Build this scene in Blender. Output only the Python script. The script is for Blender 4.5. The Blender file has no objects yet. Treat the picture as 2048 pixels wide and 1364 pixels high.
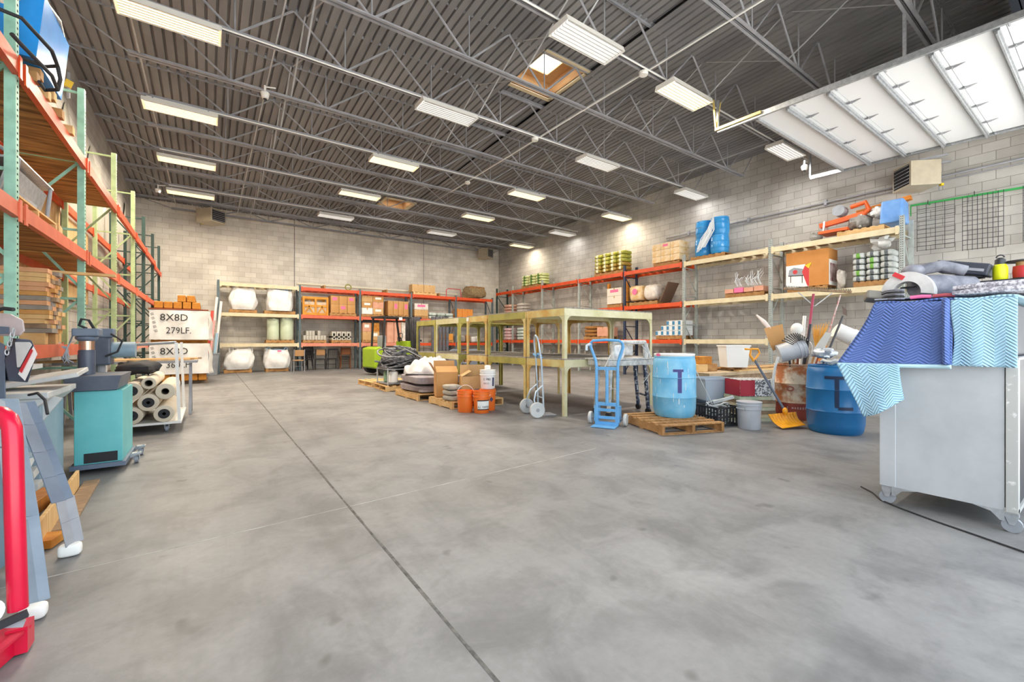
import bpy, bmesh, math, random
from mathutils import Vector as V, Matrix, Euler
R = math.radians; PI = math.pi
random.seed(7)
SC = bpy.context.scene
COL = SC.collection
# ------------------------------------------------------------------ camera, sky, exposure
cam = bpy.data.objects.new('camera', bpy.data.cameras.new('camera'))
COL.objects.link(cam)
CAM_H = 1.22
cam.location = (0, 0, CAM_H)
cam.rotation_euler = (R(90), 0, R(-35.03))
cam.data.sensor_width = 36; cam.data.lens = 866.0 / 2048 * 36
cam.data.clip_start = .02; cam.data.clip_end = 200
SC.camera = cam
SC.view_settings.view_transform = 'Standard'; SC.view_settings.look = 'None'
SC.view_settings.gamma = 1; SC.view_settings.use_curve_mapping = False
SC.view_settings.exposure = .97
SC.cycles.use_denoising = True
SC.cycles.max_bounces = 7; SC.cycles.diffuse_bounces = 5; SC.cycles.glossy_bounces = 3
SC.cycles.transmission_bounces = 4; SC.cycles.transparent_max_bounces = 6
SC.cycles.sample_clamp_indirect = 6; SC.cycles.caustics_reflective = False; SC.cycles.caustics_refractive = False
w = bpy.data.worlds.new('world'); SC.world = w; w.use_nodes = True
bg = w.node_tree.nodes['Background']; bg.inputs[0].default_value = (.80, .90, 1.0, 1); bg.inputs[1].default_value = 2.1
def area(name, loc, rot, sx, sy, power, color, portal=False, parent=None):
    l = bpy.data.lights.new(name, 'AREA'); l.shape = 'RECTANGLE'; l.size = sx; l.size_y = sy
    l.energy = power; l.color = color
    if portal: l.cycles.is_portal = True
    else: l.spread = R(178)
    o = bpy.data.objects.new(name, l); COL.objects.link(o); o.location = loc; o.rotation_euler = rot
    if parent: o.parent = parent
    return o
sun = bpy.data.lights.new('sun', 'SUN'); sun.energy = 14; sun.angle = R(1); sun.color = (1, .97, .92)
so = bpy.data.objects.new('sun', sun); COL.objects.link(so); so.rotation_euler = V((-.6, -.12, -.8)).to_track_quat('-Z', 'Y').to_euler()   # lights the apron outside, runs along the front wall
# daylight comes in through the two open overhead doors: portals only steer its sampling
area('door_daylight', (2.1, -.42, 2.55), (R(90), 0, 0), 8.2, 5.1, 1, (1, 1, 1), True)
area('bay_daylight', (10.6, -.42, 2.55), (R(90), 0, 0), 4.5, 5.1, 1, (1, 1, 1), True)

# ------------------------------------------------------------------ helpers
def lin(h):
    h = h.lstrip('#'); c = [int(h[i:i+2], 16) / 255 for i in (0, 2, 4)]
    return tuple((x / 12.92 if x <= .04045 else ((x + .055) / 1.055) ** 2.4) for x in c) + (1,)
MATS = {}
def mat(name, c1, c2=None, rough=.6, metal=0, scale=6, bump=0, detail=4, stretch=(1, 1, 1), lo=.35, hi=.65, emit=None, es=0, alpha=1, trans=0, spec=.5, coord='Object', bscale=None):
    if name in MATS: return MATS[name]
    m = bpy.data.materials.new(name); m.use_nodes = True
    nt = m.node_tree; N = nt.nodes; L = nt.links; b = N['Principled BSDF']
    b.inputs['Base Color'].default_value = lin(c1); b.inputs['Roughness'].default_value = rough
    b.inputs['Metallic'].default_value = metal; b.inputs['Specular IOR Level'].default_value = spec
    if c2 or bump:
        tc = N.new('ShaderNodeTexCoord'); mp = N.new('ShaderNodeMapping'); mp.inputs['Scale'].default_value = stretch
        L.new(tc.outputs[coord], mp.inputs[0])
        nz = N.new('ShaderNodeTexNoise'); nz.inputs['Scale'].default_value = scale; nz.inputs['Detail'].default_value = detail
        nz.inputs['Roughness'].default_value = .6
        L.new(mp.outputs[0], nz.inputs['Vector'])
        if c2:
            r = N.new('ShaderNodeValToRGB'); r.color_ramp.elements[0].position = lo; r.color_ramp.elements[1].position = hi
            r.color_ramp.elements[0].color = lin(c1); r.color_ramp.elements[1].color = lin(c2)
            L.new(nz.outputs['Fac'], r.inputs[0]); L.new(r.outputs[0], b.inputs['Base Color'])
        if bump:
            n2 = nz
            if bscale:
                n2 = N.new('ShaderNodeTexNoise'); n2.inputs['Scale'].default_value = bscale; n2.inputs['Detail'].default_value = 3
                L.new(mp.outputs[0], n2.inputs['Vector'])
            bp = N.new('ShaderNodeBump'); bp.inputs['Strength'].default_value = bump; bp.inputs['Distance'].default_value = .02
            L.new(n2.outputs['Fac'], bp.inputs['Height']); L.new(bp.outputs[0], b.inputs['Normal'])
    if emit: b.inputs['Emission Color'].default_value = lin(emit); b.inputs['Emission Strength'].default_value = es
    if alpha < 1: b.inputs['Alpha'].default_value = alpha
    if trans: b.inputs['Transmission Weight'].default_value = trans
    MATS[name] = m
    return m
class MB:
    """collects shapes into one mesh"""
    def __init__(s, rot=None): s.v = []; s.f = []; s.M = None
    def at(s, loc=(0, 0, 0), rot=(0, 0, 0)):
        s.M = Matrix.Translation(loc) @ Euler(rot).to_matrix().to_4x4(); return s
    def add(s, vs, fs):
        o = len(s.v)
        s.v += [tuple(s.M @ V(p)) for p in vs] if s.M else [tuple(p) for p in vs]
        s.f += [tuple(i + o for i in f) for f in fs]; return s
    def box(s, x0, x1, y0, y1, z0, z1):
        vs = [(x, y, z) for z in (z0, z1) for y in (y0, y1) for x in (x0, x1)]
        return s.add(vs, [(0, 2, 3, 1), (4, 5, 7, 6), (0, 1, 5, 4), (2, 6, 7, 3), (0, 4, 6, 2), (1, 3, 7, 5)])
    def cb(s, c, d, rot=(0, 0, 0)):
        m = Euler(rot).to_matrix(); c = V(c)
        vs = [c + m @ V((x * d[0] / 2, y * d[1] / 2, z * d[2] / 2)) for z in (-1, 1) for y in (-1, 1) for x in (-1, 1)]
        return s.add(vs, [(0, 2, 3, 1), (4, 5, 7, 6), (0, 1, 5, 4), (2, 6, 7, 3), (0, 4, 6, 2), (1, 3, 7, 5)])
    def bar(s, p, q, w, h=None, up=(0, 0, 1)):
        h = h or w; p = V(p); q = V(q); d = (q - p).normalized(); u = V(up)
        if abs(d.dot(u)) > .99: u = V((1, 0, 0))
        a = d.cross(u).normalized(); u = a.cross(d)
        vs = [e + a * (x * w / 2) + u * (y * h / 2) for e in (p, q) for x, y in ((-1, -1), (1, -1), (1, 1), (-1, 1))]
        return s.add(vs, [(3, 2, 1, 0), (4, 5, 6, 7), (0, 1, 5, 4), (1, 2, 6, 5), (2, 3, 7, 6), (3, 0, 4, 7)])
    def tube(s, pts, r, n=8, closed=False):
        P = [V(p) for p in pts]; m = len(P); vs = []; prev = None
        for i, p in enumerate(P):
            a = P[(i - 1) % m] if (closed or i) else p; b = P[(i + 1) % m] if (closed or i < m - 1) else p
            d = (b - a).normalized() if (b - a).length > 1e-9 else V((0, 0, 1))
            if prev is None:
                u = V((0, 0, 1)) if abs(d.z) < .9 else V((1, 0, 0)); u = (u - d * u.dot(d)).normalized()
            else:
                u = prev - d * prev.dot(d); u = u.normalized() if u.length > 1e-6 else V((1, 0, 0))
            prev = u; t = d.cross(u); rr = r[i] if isinstance(r, (list, tuple)) else r
            vs += [p + (u * math.cos(k * 2 * PI / n) + t * math.sin(k * 2 * PI / n)) * rr for k in range(n)]
        fs = []
        for i in range(m if closed else m - 1):
            j = (i + 1) % m
            fs += [(i * n + k, i * n + (k + 1) % n, j * n + (k + 1) % n, j * n + k) for k in range(n)]
        if not closed: fs += [tuple(range(n))[::-1], tuple(range((m - 1) * n, m * n))]
        return s.add(vs, fs)
    def cyl(s, p, q, r, n=16): return s.tube([p, q], r, n)
    def lathe(s, prof, n=24, c=(0, 0, 0), sx=1, sy=1, cap=True):
        vs = [(c[0] + r * math.cos(2 * PI * k / n) * sx, c[1] + r * math.sin(2 * PI * k / n) * sy, c[2] + z) for r, z in prof for k in range(n)]
        fs = [(i * n + k, i * n + (k + 1) % n, (i + 1) * n + (k + 1) % n, (i + 1) * n + k) for i in range(len(prof) - 1) for k in range(n)]
        if cap: fs += [tuple(range(n))[::-1], tuple(range((len(prof) - 1) * n, len(prof) * n))]
        return s.add(vs, fs)
    def prism(s, poly, a, b, axis='y'):
        f = {'x': lambda p, t: (t, p[0], p[1]), 'y': lambda p, t: (p[0], t, p[1]), 'z': lambda p, t: (p[0], p[1], t)}[axis]
        n = len(poly); vs = [f(p, a) for p in poly] + [f(p, b) for p in poly]
        fs = [tuple(range(n)), tuple(range(n, 2 * n))[::-1]] + [(i, i + n, (i + 1) % n + n, (i + 1) % n) for i in range(n)]
        return s.add(vs, fs)
    def grid(s, nu, nv, fn):
        vs = [fn(i / nu, j / nv) for j in range(nv + 1) for i in range(nu + 1)]; k = nu + 1
        return s.add(vs, [(j * k + i, j * k + i + 1, (j + 1) * k + i + 1, (j + 1) * k + i) for j in range(nv) for i in range(nu)])
    def ball(s, c, r, nu=14, nv=9, p=1.0, bump=0, sd=0):
        """p < 1 squares the ball off into a pillow"""
        rn = random.Random(sd); q = lambda t: math.copysign(abs(t) ** p, t); vs = []
        if not isinstance(r, (tuple, list)): r = (r, r, r)
        ph = [(rn.uniform(2, 5), rn.uniform(2, 5), rn.uniform(0, 6)) for _ in range(4)]
        for j in range(nv + 1):
            th = PI * j / nv
            for i in range(nu):
                a = 2 * PI * i / nu
                d = V((q(math.sin(th)) * q(math.cos(a)), q(math.sin(th)) * q(math.sin(a)), q(math.cos(th))))
                k = 1 + bump * sum(math.sin(f * d.x * 2 + g * d.y * 2 + h + d.z * 3) for f, g, h in ph) / 2
                vs.append((c[0] + d.x * r[0] * k, c[1] + d.y * r[1] * k, c[2] + d.z * r[2] * k))
        fs = [(j * nu + i, (j + 1) * nu + i, (j + 1) * nu + (i + 1) % nu, j * nu + (i + 1) % nu) for j in range(nv) for i in range(nu)]
        return s.add(vs, fs)
    def build(s, name, m, parent=None, smooth=False, bevel=0, solid=0, subd=0, loc=None, rz=0, rot=None):
        me = bpy.data.meshes.new(name); me.from_pydata(s.v, [], s.f)
        bm = bmesh.new(); bm.from_mesh(me); bmesh.ops.recalc_face_normals(bm, faces=bm.faces)
        if smooth:
            for f in bm.faces: f.smooth = True
            for e in bm.edges:
                if len(e.link_faces) == 2 and e.calc_face_angle(0) > R(38): e.smooth = False
        bm.to_mesh(me); bm.free()
        o = bpy.data.objects.new(name, me); COL.objects.link(o); me.materials.append(m)
        if parent: o.parent = parent
        if loc: o.location = loc
        if rz: o.rotation_euler = (0, 0, rz)
        if rot: o.rotation_euler = rot
        if solid:
            d = o.modifiers.new('s', 'SOLIDIFY'); d.thickness = solid; d.offset = 0
        if bevel:
            d = o.modifiers.new('b', 'BEVEL'); d.width = bevel; d.segments = 2; d.limit_method = 'ANGLE'; d.angle_limit = R(50)
        if subd:
            d = o.modifiers.new('u', 'SUBSURF'); d.levels = subd; d.render_levels = subd
        return o
def tag(o, label, cat, group=None):
    o['label'] = label; o['category'] = cat
    if group: o['group'] = group
    return o
def struct(o): o['kind'] = 'structure'; return o
def stuff(o): o['kind'] = 'stuff'; return o
def thing(name, label, cat, loc=(0, 0, 0), rz=0, group=None, rot=None):
    o = bpy.data.objects.new(name, None); COL.objects.link(o); o.empty_display_size = .1
    o.location = loc; o.rotation_euler = rot or (0, 0, rz)
    return tag(o, label, cat, group)
def dup(root, loc=None, rz=None, label=None, group=None):
    def cp(o, par):
        c = o.copy(); COL.objects.link(c)
        if par: c.parent = par
        for ch in list(o.children): cp(ch, c)
        return c
    c = cp(root, None)
    if loc is not None: c.location = loc
    if rz is not None: c.rotation_euler = (0, 0, rz)
    if label: c['label'] = label
    if group: c['group'] = group
    return c
def text(name, body, m, size, parent, loc, rot, ext=.0008, align='CENTER', shear=0, sx=1):
    """lettering turned into a mesh; it lies in its local XY plane"""
    cu = bpy.data.curves.new(name, 'FONT'); cu.body = body; cu.size = size; cu.extrude = ext; cu.align_x = align; cu.align_y = 'CENTER'; cu.shear = shear
    cu.resolution_u = 2
    t = bpy.data.objects.new('tmp', cu); me = bpy.data.meshes.new_from_object(t); bpy.data.objects.remove(t)
    o = bpy.data.objects.new(name, me); COL.objects.link(o); me.materials.clear(); me.materials.append(m)
    o.parent = parent; o.location = loc; o.rotation_euler = rot; o.scale = (sx, 1, 1)
    return o
FA = R(35.03); FS, FC = math.sin(FA), math.cos(FA)
def ray(u, v):
    a = (u - 1024) / 866; b = (682 - v) / 866
    return V((FS + a * FC, FC - a * FS, b))
def onz(u, v, z=0): d = ray(u, v); t = (z - CAM_H) / d.z; return V((d.x * t, d.y * t, z))     # where a sight line meets a height
def onx(u, v, x): d = ray(u, v); t = x / d.x; return V((x, d.y * t, CAM_H + d.z * t))
def ony(u, v, y): d = ray(u, v); t = y / d.y; return V((d.x * t, y, CAM_H + d.z * t))

# ------------------------------------------------------------------ materials of the building
def block_mat(name, axis, c1, c2, cm):
    m = bpy.data.materials.new(name); m.use_nodes = True; nt = m.node_tree; N = nt.nodes; L = nt.links; b = N['Principled BSDF']
    tc = N.new('ShaderNodeTexCoord'); sp = N.new('ShaderNodeSeparateXYZ'); cb = N.new('ShaderNodeCombineXYZ')
    L.new(tc.outputs['Object'], sp.inputs[0]); L.new(sp.outputs[0 if axis == 'x' else 1], cb.inputs[0]); L.new(sp.outputs[2], cb.inputs[1])
    br = N.new('ShaderNodeTexBrick'); br.inputs['Scale'].default_value = 1; br.inputs['Brick Width'].default_value = .4; br.inputs['Row Height'].default_value = .2
    br.inputs['Mortar Size'].default_value = .006; br.inputs['Mortar Smooth'].default_value = .3; br.inputs['Bias'].default_value = 0
    br.inputs['Color1'].default_value = lin(c1); br.inputs['Color2'].default_value = lin(c2); br.inputs['Mortar'].default_value = lin(cm)
    L.new(cb.outputs[0], br.inputs['Vector'])
    nz = N.new('ShaderNodeTexNoise'); nz.inputs['Scale'].default_value = 1.1; nz.inputs['Detail'].default_value = 5; L.new(tc.outputs['Object'], nz.inputs['Vector'])
    r = N.new('ShaderNodeValToRGB'); r.color_ramp.elements[0].color = (.80, .79, .78, 1); r.color_ramp.elements[1].color = (1.1, 1.1, 1.1, 1)
    r.color_ramp.elements[0].position = .3; r.color_ramp.elements[1].position = .62; L.new(nz.outputs['Fac'], r.inputs[0])
    mx = N.new('ShaderNodeMix'); mx.data_type = 'RGBA'; mx.blend_type = 'MULTIPLY'; mx.inputs[0].default_value = 1
    L.new(br.outputs['Color'], mx.inputs[6]); L.new(r.outputs[0], mx.inputs[7]); L.new(mx.outputs[2], b.inputs['Base Color'])
    b.inputs['Roughness'].default_value = .9
    n2 = N.new('ShaderNodeTexNoise'); n2.inputs['Scale'].default_value = 60; n2.inputs['Detail'].default_value = 3; L.new(tc.outputs['Object'], n2.inputs['Vector'])
    ad = N.new('ShaderNodeMath'); ad.operation = 'MULTIPLY_ADD'; ad.inputs[1].default_value = -1.5; L.new(br.outputs['Fac'], ad.inputs[0]); L.new(n2.outputs['Fac'], ad.inputs[2])
    bp = N.new('ShaderNodeBump'); bp.inputs['Strength'].default_value = .4; bp.inputs['Distance'].default_value = .01
    L.new(ad.outputs[0], bp.inputs['Height']); L.new(bp.outputs[0], b.inputs['Normal'])
    return m
M_BLOCKY = block_mat('grey_block_cross', 'x', '#e0dbd1', '#d2ccc1', '#b9b2a6')  # same block painted paler, its colour making up for missing light at the back
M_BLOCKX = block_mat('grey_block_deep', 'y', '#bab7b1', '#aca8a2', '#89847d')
def floor_mat():
    m = bpy.data.materials.new('worn_concrete'); m.use_nodes = True; nt = m.node_tree; N = nt.nodes; L = nt.links; b = N['Principled BSDF']
    tc = N.new('ShaderNodeTexCoord')
    def noise(sc, det=6, st=(1, 1, 1), dist=0):
        mp = N.new('ShaderNodeMapping'); mp.inputs['Scale'].default_value = st; L.new(tc.outputs['Object'], mp.inputs[0])
        n = N.new('ShaderNodeTexNoise'); n.inputs['Scale'].default_value = sc; n.inputs['Detail'].default_value = det; n.inputs['Roughness'].default_value = .62
        n.inputs['Distortion'].default_value = dist; L.new(mp.outputs[0], n.inputs['Vector']); return n
    def ramp(src, p0, c0, p1, c1):
        r = N.new('ShaderNodeValToRGB'); r.color_ramp.elements[0].position = p0; r.color_ramp.elements[1].position = p1
        r.color_ramp.elements[0].color = c0; r.color_ramp.elements[1].color = c1; L.new(src.outputs['Fac'], r.inputs[0]); return r
    def mul(a, c, f=1):
        x = N.new('ShaderNodeMix'); x.data_type = 'RGBA'; x.blend_type = 'MULTIPLY'; x.inputs[0].default_value = f
        L.new(a, x.inputs[6]); L.new(c, x.inputs[7]); return x.outputs[2]
    base = ramp(noise(.55, 7), .32, lin('#706f6e'), .66, lin('#8e8c8b'))
    blot = ramp(noise(2.3, 6, (1, 1, 1), .6), .36, (.71, .71, .72, 1), .56, (1, 1, 1, 1))
    fine = ramp(noise(22, 5), .3, (.90, .90, .90, 1), .7, (1.04, 1.04, 1.04, 1))
    spot = ramp(noise(3.7, 2), .255, (.5, .49, .48, 1), .32, (1, 1, 1, 1))
    streak = ramp(noise(1.6, 4, (3, .35, 1), .4), .35, (.88, .88, .88, 1), .5, (1, 1, 1, 1))
    c = mul(base.outputs[0], blot.outputs[0]); c = mul(c, fine.outputs[0]); c = mul(c, spot.outputs[0], .8); c = mul(c, streak.outputs[0])
    L.new(c, b.inputs['Base Color'])
    rr = N.new('ShaderNodeMapRange'); rr.inputs[3].default_value = .38; rr.inputs[4].default_value = .62; L.new(noise(1.4, 5).outputs['Fac'], rr.inputs[0]); L.new(rr.outputs[0], b.inputs['Roughness'])
    bp = N.new('ShaderNodeBump'); bp.inputs['Strength'].default_value = .06; bp.inputs['Distance'].default_value = .01
    L.new(noise(40, 4).outputs['Fac'], bp.inputs['Height']); L.new(bp.outputs[0], b.inputs['Normal'])
    return m
M_FLOOR = floor_mat()
M_DECK = mat('grey_roof_deck', '#737274', '#8b8a8a', rough=.6, scale=1.3, stretch=(1, .3, 1))
M_STEEL = mat('grey_painted_steel', '#8b8c91', '#a0a1a6', rough=.55, scale=3)
M_STEEL2 = mat('pale_grey_steel', '#a3a4a5', '#b2b3b4', rough=.5, scale=4)
M_WHITE = mat('white_enamel', '#e4e2dc', rough=.4)
M_GALV = mat('galvanised', '#a3a7ab', '#bcbfc2', rough=.42, metal=.55, scale=18)
M_JOINT = mat('joint_dirt', '#4a4845', '#77736d', rough=.95, scale=14)
M_CHALK = mat('joint_chalk', '#b9b7b1', '#8d8a85', rough=.95, scale=5)

# ------------------------------------------------------------------ building shell
XL, XR, YB, YF = -2.2, 13.45, 20.5, -.4
def ztop(y): return 6.80 - .035 * (max(y, 3) - 8)
struct(MB().box(XL - .2, XR + .2, YF - .2, YB + .2, -.2, 0).build('floor', M_FLOOR))
struct(MB().box(-30, 40, -45, YF - .2, -.2, -.005).build('ground', mat('pale_bounce_apron', '#dcdad6', '#cfccc6', rough=.9, scale=2)))  # unseen apron, added in a pale colour to bounce daylight indoors
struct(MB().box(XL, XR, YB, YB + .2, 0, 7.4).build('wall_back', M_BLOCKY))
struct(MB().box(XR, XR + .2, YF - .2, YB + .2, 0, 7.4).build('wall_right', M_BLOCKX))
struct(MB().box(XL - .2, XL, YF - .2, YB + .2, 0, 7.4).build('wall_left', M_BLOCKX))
fw = MB()                                                           # front wall with its two open doorways
fw.box(XL, XR, YF - .2, YF, 5.12, 7.4).box(XL, -2.0, YF - .2, YF, 0, 5.12).box(6.2, 8.35, YF - .2, YF, 0, 5.12).box(12.85, XR, YF - .2, YF, 0, 5.12)
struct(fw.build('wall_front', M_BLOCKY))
struct(MB().box(3.0, 3.02, YB - .008, YB, 0, 6.5).build('trim_1', M_JOINT))
struct(MB().box(8.9, 8.92, YB - .008, YB, 0, 6.5).build('trim_2', M_JOINT))
# saw cuts in the slab
j = MB(); random.seed(3)
for k in range(60):
    y = -1 + k * .36; j.box(.842 - random.uniform(0, .004), .852 + random.uniform(0, .006), y, y + .36, 0, .0012)
struct(j.build('trim_3', M_JOINT))
struct(MB().bar((-1.9, 3.13, .0006), (.842, 3.30, .0006), .009, .0012).build('trim_4', M_CHALK))
struct(MB().bar((.852, 3.30, .0006), (3.6, 3.48, .0006), .010, .0012).build('trim_5', M_CHALK))
struct(MB().box(-2.1, .84, 8.8, 8.806, 0, .001).build('trim_6', M_JOINT))
# corrugated roof deck with two skylight holes
SKY = [(5.30, 6.48, 6.50, 7.76), (5.38, 6.50, 15.75, 16.95)]
def deck_strip(mb, x0, x1, y0, y1):
    n = max(1, round((x1 - x0) / .155)); p = (x1 - x0) / n
    for k in range(n):
        a = x0 + k * p
        pr = [(0, 0), (.112 * p / .155, 0), (.120 * p / .155, .05), (.147 * p / .155, .05), (p, 0)]
        vs = [(a + x, y, ztop(y) + .02 + z) for y in (y0, y1) for x, z in pr]; m = len(pr)
        mb.add(vs, [(i, i + 1, i + 1 + m, i + m) for i in range(m - 1)])
    mb.box(x0, x1, y0, y1, 7.2, 7.22)
dk = MB(); xs = [XL, 5.30, 6.50, XR]
deck_strip(dk, XL, 5.30, YF, YB); deck_strip(dk, 6.50, XR, YF, YB)
for a, b in ((YF, 6.50), (7.76, 15.75), (16.95, YB)): deck_strip(dk, 5.30, 6.50, a, b)
struct(dk.build('ceiling', M_DECK))
M_PLY = mat('skylight_plywood', '#c9a06e', '#b98c58', rough=.8, scale=3, stretch=(1, 1, 6))
M_DOME = bpy.data.materials.new('skylight_dome'); M_DOME.use_nodes = True
_n = M_DOME.node_tree.nodes; _n.clear(); _o = _n.new('ShaderNodeOutputMaterial'); _m = _n.new('ShaderNodeMixShader'); _t = _n.new('ShaderNodeBsdfTransparent'); _d = _n.new('ShaderNodeBsdfTranslucent')
_m.inputs[0].default_value = 1; M_DOME.node_tree.links.new(_t.outputs[0], _m.inputs[1]); M_DOME.node_tree.links.new(_d.outputs[0], _m.inputs[2]); M_DOME.node_tree.links.new(_m.outputs[0], _o.inputs[0])
for k, (x0, x1, y0, y1) in enumerate(SKY):
    t = bpy.data.objects.new('window_%d' % (k + 1), None); COL.objects.link(t); struct(t); t.location = ((x0 + x1) / 2, (y0 + y1) / 2, ztop(y0)); t['label'] = 'square skylight in a plywood shaft, ' + ('nearest, between the front lights' if k == 0 else 'small and far, near the back rows of lights')
    hx, hy = (x1 - x0) / 2 - .03, (y1 - y0) / 2 - .03
    sh = MB()
    for sgn in (-1, 1):
        sh.box(-hx, hx, sgn * hy - .02, sgn * hy + .02, -.02, .34); sh.box(sgn * hx - .02, sgn * hx + .02, -hy, hy, -.02, .34)
    sh.build('shaft', M_PLY, t)
    fr = MB()
    for sgn in (-1, 1):
        fr.box(-hx - .07, hx + .07, sgn * (hy + .03) - .05, sgn * (hy + .03) + .05, -.04, .0); fr.box(sgn * (hx + .03) - .05, sgn * (hx + .03) + .05, -hy, hy, -.04, 0)
    fr.build('trim_board', mat('pale_board', '#d8c6a2', rough=.7), t)
    MB().box(-hx, -hx + .26, -hy, hy, .30, .33).box(hx - .26, hx, -hy, hy, .30, .33).box(-hx + .26, hx - .26, -hy, -hy + .26, .30, .33).box(-hx + .26, hx - .26, hy - .26, hy, .30, .33).build('curb', M_PLY, t)
    MB().box(-hx + .24, hx - .24, -hy + .24, hy - .24, .335, .345).build('dome', M_DOME, t)
# bar joists
JY = [20.0, 18.5, 17.0, 15.45, 13.95, 12.5, 11.1, 9.6, 8.05, 6.5, 4.95, 3.4, 1.85, .3]
ZB = 6.03
for k, y in enumerate(JY):
    zt = ztop(y) + .01; m = MB(); m2 = MB()
    for s in (-1, 1):
        m.box(XL, XR, y + s * .035 - .028, y + s * .035 + .028, zt - .012, zt); m.box(XL, XR, y + s * .012 - .004, y + s * .012 + .004, zt - .06, zt)
        m.box(XL + 1.1, XR - .65, y + s * .035 - .028, y + s * .035 + .028, ZB, ZB + .014); m.box(XL + 1.1, XR - .65, y + s * .012 - .004, y + s * .012 + .004, ZB, ZB + .06)
    P = 1.66; n = 9; off = (2.0 - XL) % P
    xb = [XL + off + i * P for i in range(10) if XL + 1.1 < XL + off + i * P < XR - .65]
    for x in xb:
        for dx in (-P / 2, 0, P / 2):
            xx = min(max(x + dx, XL + .05), XR - .05)
            m.cyl((x + .05 * (dx > 0) - .05 * (dx < 0), y, ZB + .05), (xx, y, zt - .05), .019 if dx else .013, 6)
    m.cyl((XL + 1.1, y, ZB + .03), (XL + .06, y, zt - .05), .014, 6); m.cyl((XR - .66, y, ZB + .03), (XR - .06, y, zt - .05), .014, 6)
    struct(m.build('ceiling_beam_%d' % (k + 1), M_STEEL))
# girders over the far right
g = MB()
for y0 in (-.1, .9):
    g.box(9.0, XR, y0 - .09, y0 + .09, 6.05, 6.07).box(9.0, XR, y0 - .09, y0 + .09, 6.45, 6.47).box(9.0, XR, y0 - .008, y0 + .008, 6.05, 6.47)
struct(g.build('ceiling_beam_15', mat('blue_grey_steel', '#454b57', rough=.5)))
# bridging lines that tie the joists together
for k, x in enumerate((-.95, .9, 6.42, 11.2)):
    m = MB()
    for a, b in zip(JY[:-1], JY[1:]): m.bar((x, a, ZB + .03), (x, b, ZB + .03), .022)
    struct(m.build('ceiling_brace_%d' % (k + 1), M_STEEL2))
k = 4
for x in (1.35, 4.75, 8.2):
    m = MB()
    for a, b in zip(JY[:-1], JY[1:]): m.bar((x, a, ZB + .05), (x, b, ztop(b) - .04), .028, .006); m.bar((x + .03, a, ztop(a) - .04), (x + .03, b, ZB + .05), .028, .006)
    k += 1; struct(m.build('ceiling_brace_%d' % k, M_STEEL2))
# conduits that feed the light rows
k = 0
for y in (4.95, 8.05, 11.1, 13.95, 17.0):
    k += 1; m = MB().cyl((XL + 1.2, y - .06, ZB - .015), (XR - .2, y - .06, ZB - .015), .013, 8)
    struct(m.build('ceiling_conduit_%d' % k, M_WHITE))
# ------------------------------------------------------------------ light fixtures
M_TUBE_W = mat('warm_tube', '#fff3d8', rough=.4, emit='#ffe0a0', es=3.2)
M_TUBE_OFF = mat('off_tube_glow', '#ffffff', rough=.35, emit='#ffffff', es=.75)  # tubes that are switched off, with a weak glow added
M_REFL = mat('fixture_reflector', '#d9d8d4', rough=.3, metal=.3)
def fixture(warm, nt=6):
    t = thing('light_fixture', 'x', 'light fixture', group='high bay tube lights under the roof joists')
    hx, hy, h = .61, .22, .09
    m = MB(); m.prism([(-hy, 0), (-hy + .03, h), (hy - .03, h), (hy, 0), (hy - .012, 0), (hy - .04, h - .012), (-hy + .04, h - .012), (-hy + .012, 0)], -hx, hx, 'x')
    for s in (-1, 1): m.prism([(-hy, 0), (-hy + .03, h), (hy - .03, h), (hy, 0)], s * hx - .006, s * hx + .006, 'x')
    m.build('housing', M_WHITE, t)
    r = MB()
    for k in range(nt + 1):
        y = -hy + .03 + k * (2 * hy - .06) / nt; r.prism([(y - .01, .0), (y, .055), (y + .01, .0)], -hx + .03, hx - .03, 'x')
    r.build('reflector', M_REFL, t)
    for k in range(nt):
        y = -hy + .03 + (k + .5) * (2 * hy - .06) / nt
        MB().cyl((-hx + .03, y, .03), (hx - .03, y, .03), .0127, 8).build('tube', M_TUBE_W if warm else M_TUBE_OFF, t)
    for s in (-1, 1): MB().box(s * .45 - .012, s * .45 + .012, -.10, .14, h, h + .085).build('hanger', M_STEEL, t)
    area('lamp', (0, 0, -.012), (0, 0, 0), 1.15, .38, 95 if warm else 38, (1, .87, .69) if warm else (1, .98, .95), parent=t)  # switched-off fixtures carry a weak added lamp too
    return t
FW, FCO = fixture(True), fixture(False)
ROWS = [('front', 4.86, [(4.85, 0, 'nearest of the front row, above the bay'), (7.42, 1, 'beside the yellow door rail'), (11.64, 0, 'beside the raised door panels')]),
        ('second', 8.02, [(-.45, 1, 'largest, near the left racks'), (4.0, 0, 'left of the near skylight'), (8.38, 0, 'right of the near skylight'), (12.6, 0, 'close to the right wall')]),
        ('third', 11.1, [(-.45, 1, 'beside the left racks'), (4.0, 1, 'left of centre'), (8.36, 1, 'right of centre'), (12.6, 1, 'close to the right wall')]),
        ('fourth', 14.15, [(-.45, 1, 'beside the left racks'), (3.97, 1, 'just left of the far skylight'), (8.36, 1, 'right of the far skylight'), (12.6, 0, 'close to the right wall')]),
        ('rear', 17.15, [(-.45, 1, 'above the rear end of the left racks'), (3.93, 0, 'left of centre near the back wall'), (8.3, 0, 'right of centre near the back wall'), (12.6, 1, 'in the far right corner')])]
used = set()
for row, y, its in ROWS:
    for x, warm, where in its:
        lab = '%s tube light, %s row, %s' % ('warm glowing' if warm else 'white', row, where)
        src = FW if warm else FCO; loc = (x, y, 5.86)
        if warm in used: src = dup(src, loc, 0, lab)
        else: used.add(warm); src.location = loc; src['label'] = lab
        if x > 12:                                                  # next to the wall: lamp power cut to avoid a hot spot, tubes unchanged
            for c in src.children:
                if c.type == 'LIGHT': c.data = c.data.copy(); c.data.energy *= .35

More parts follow.
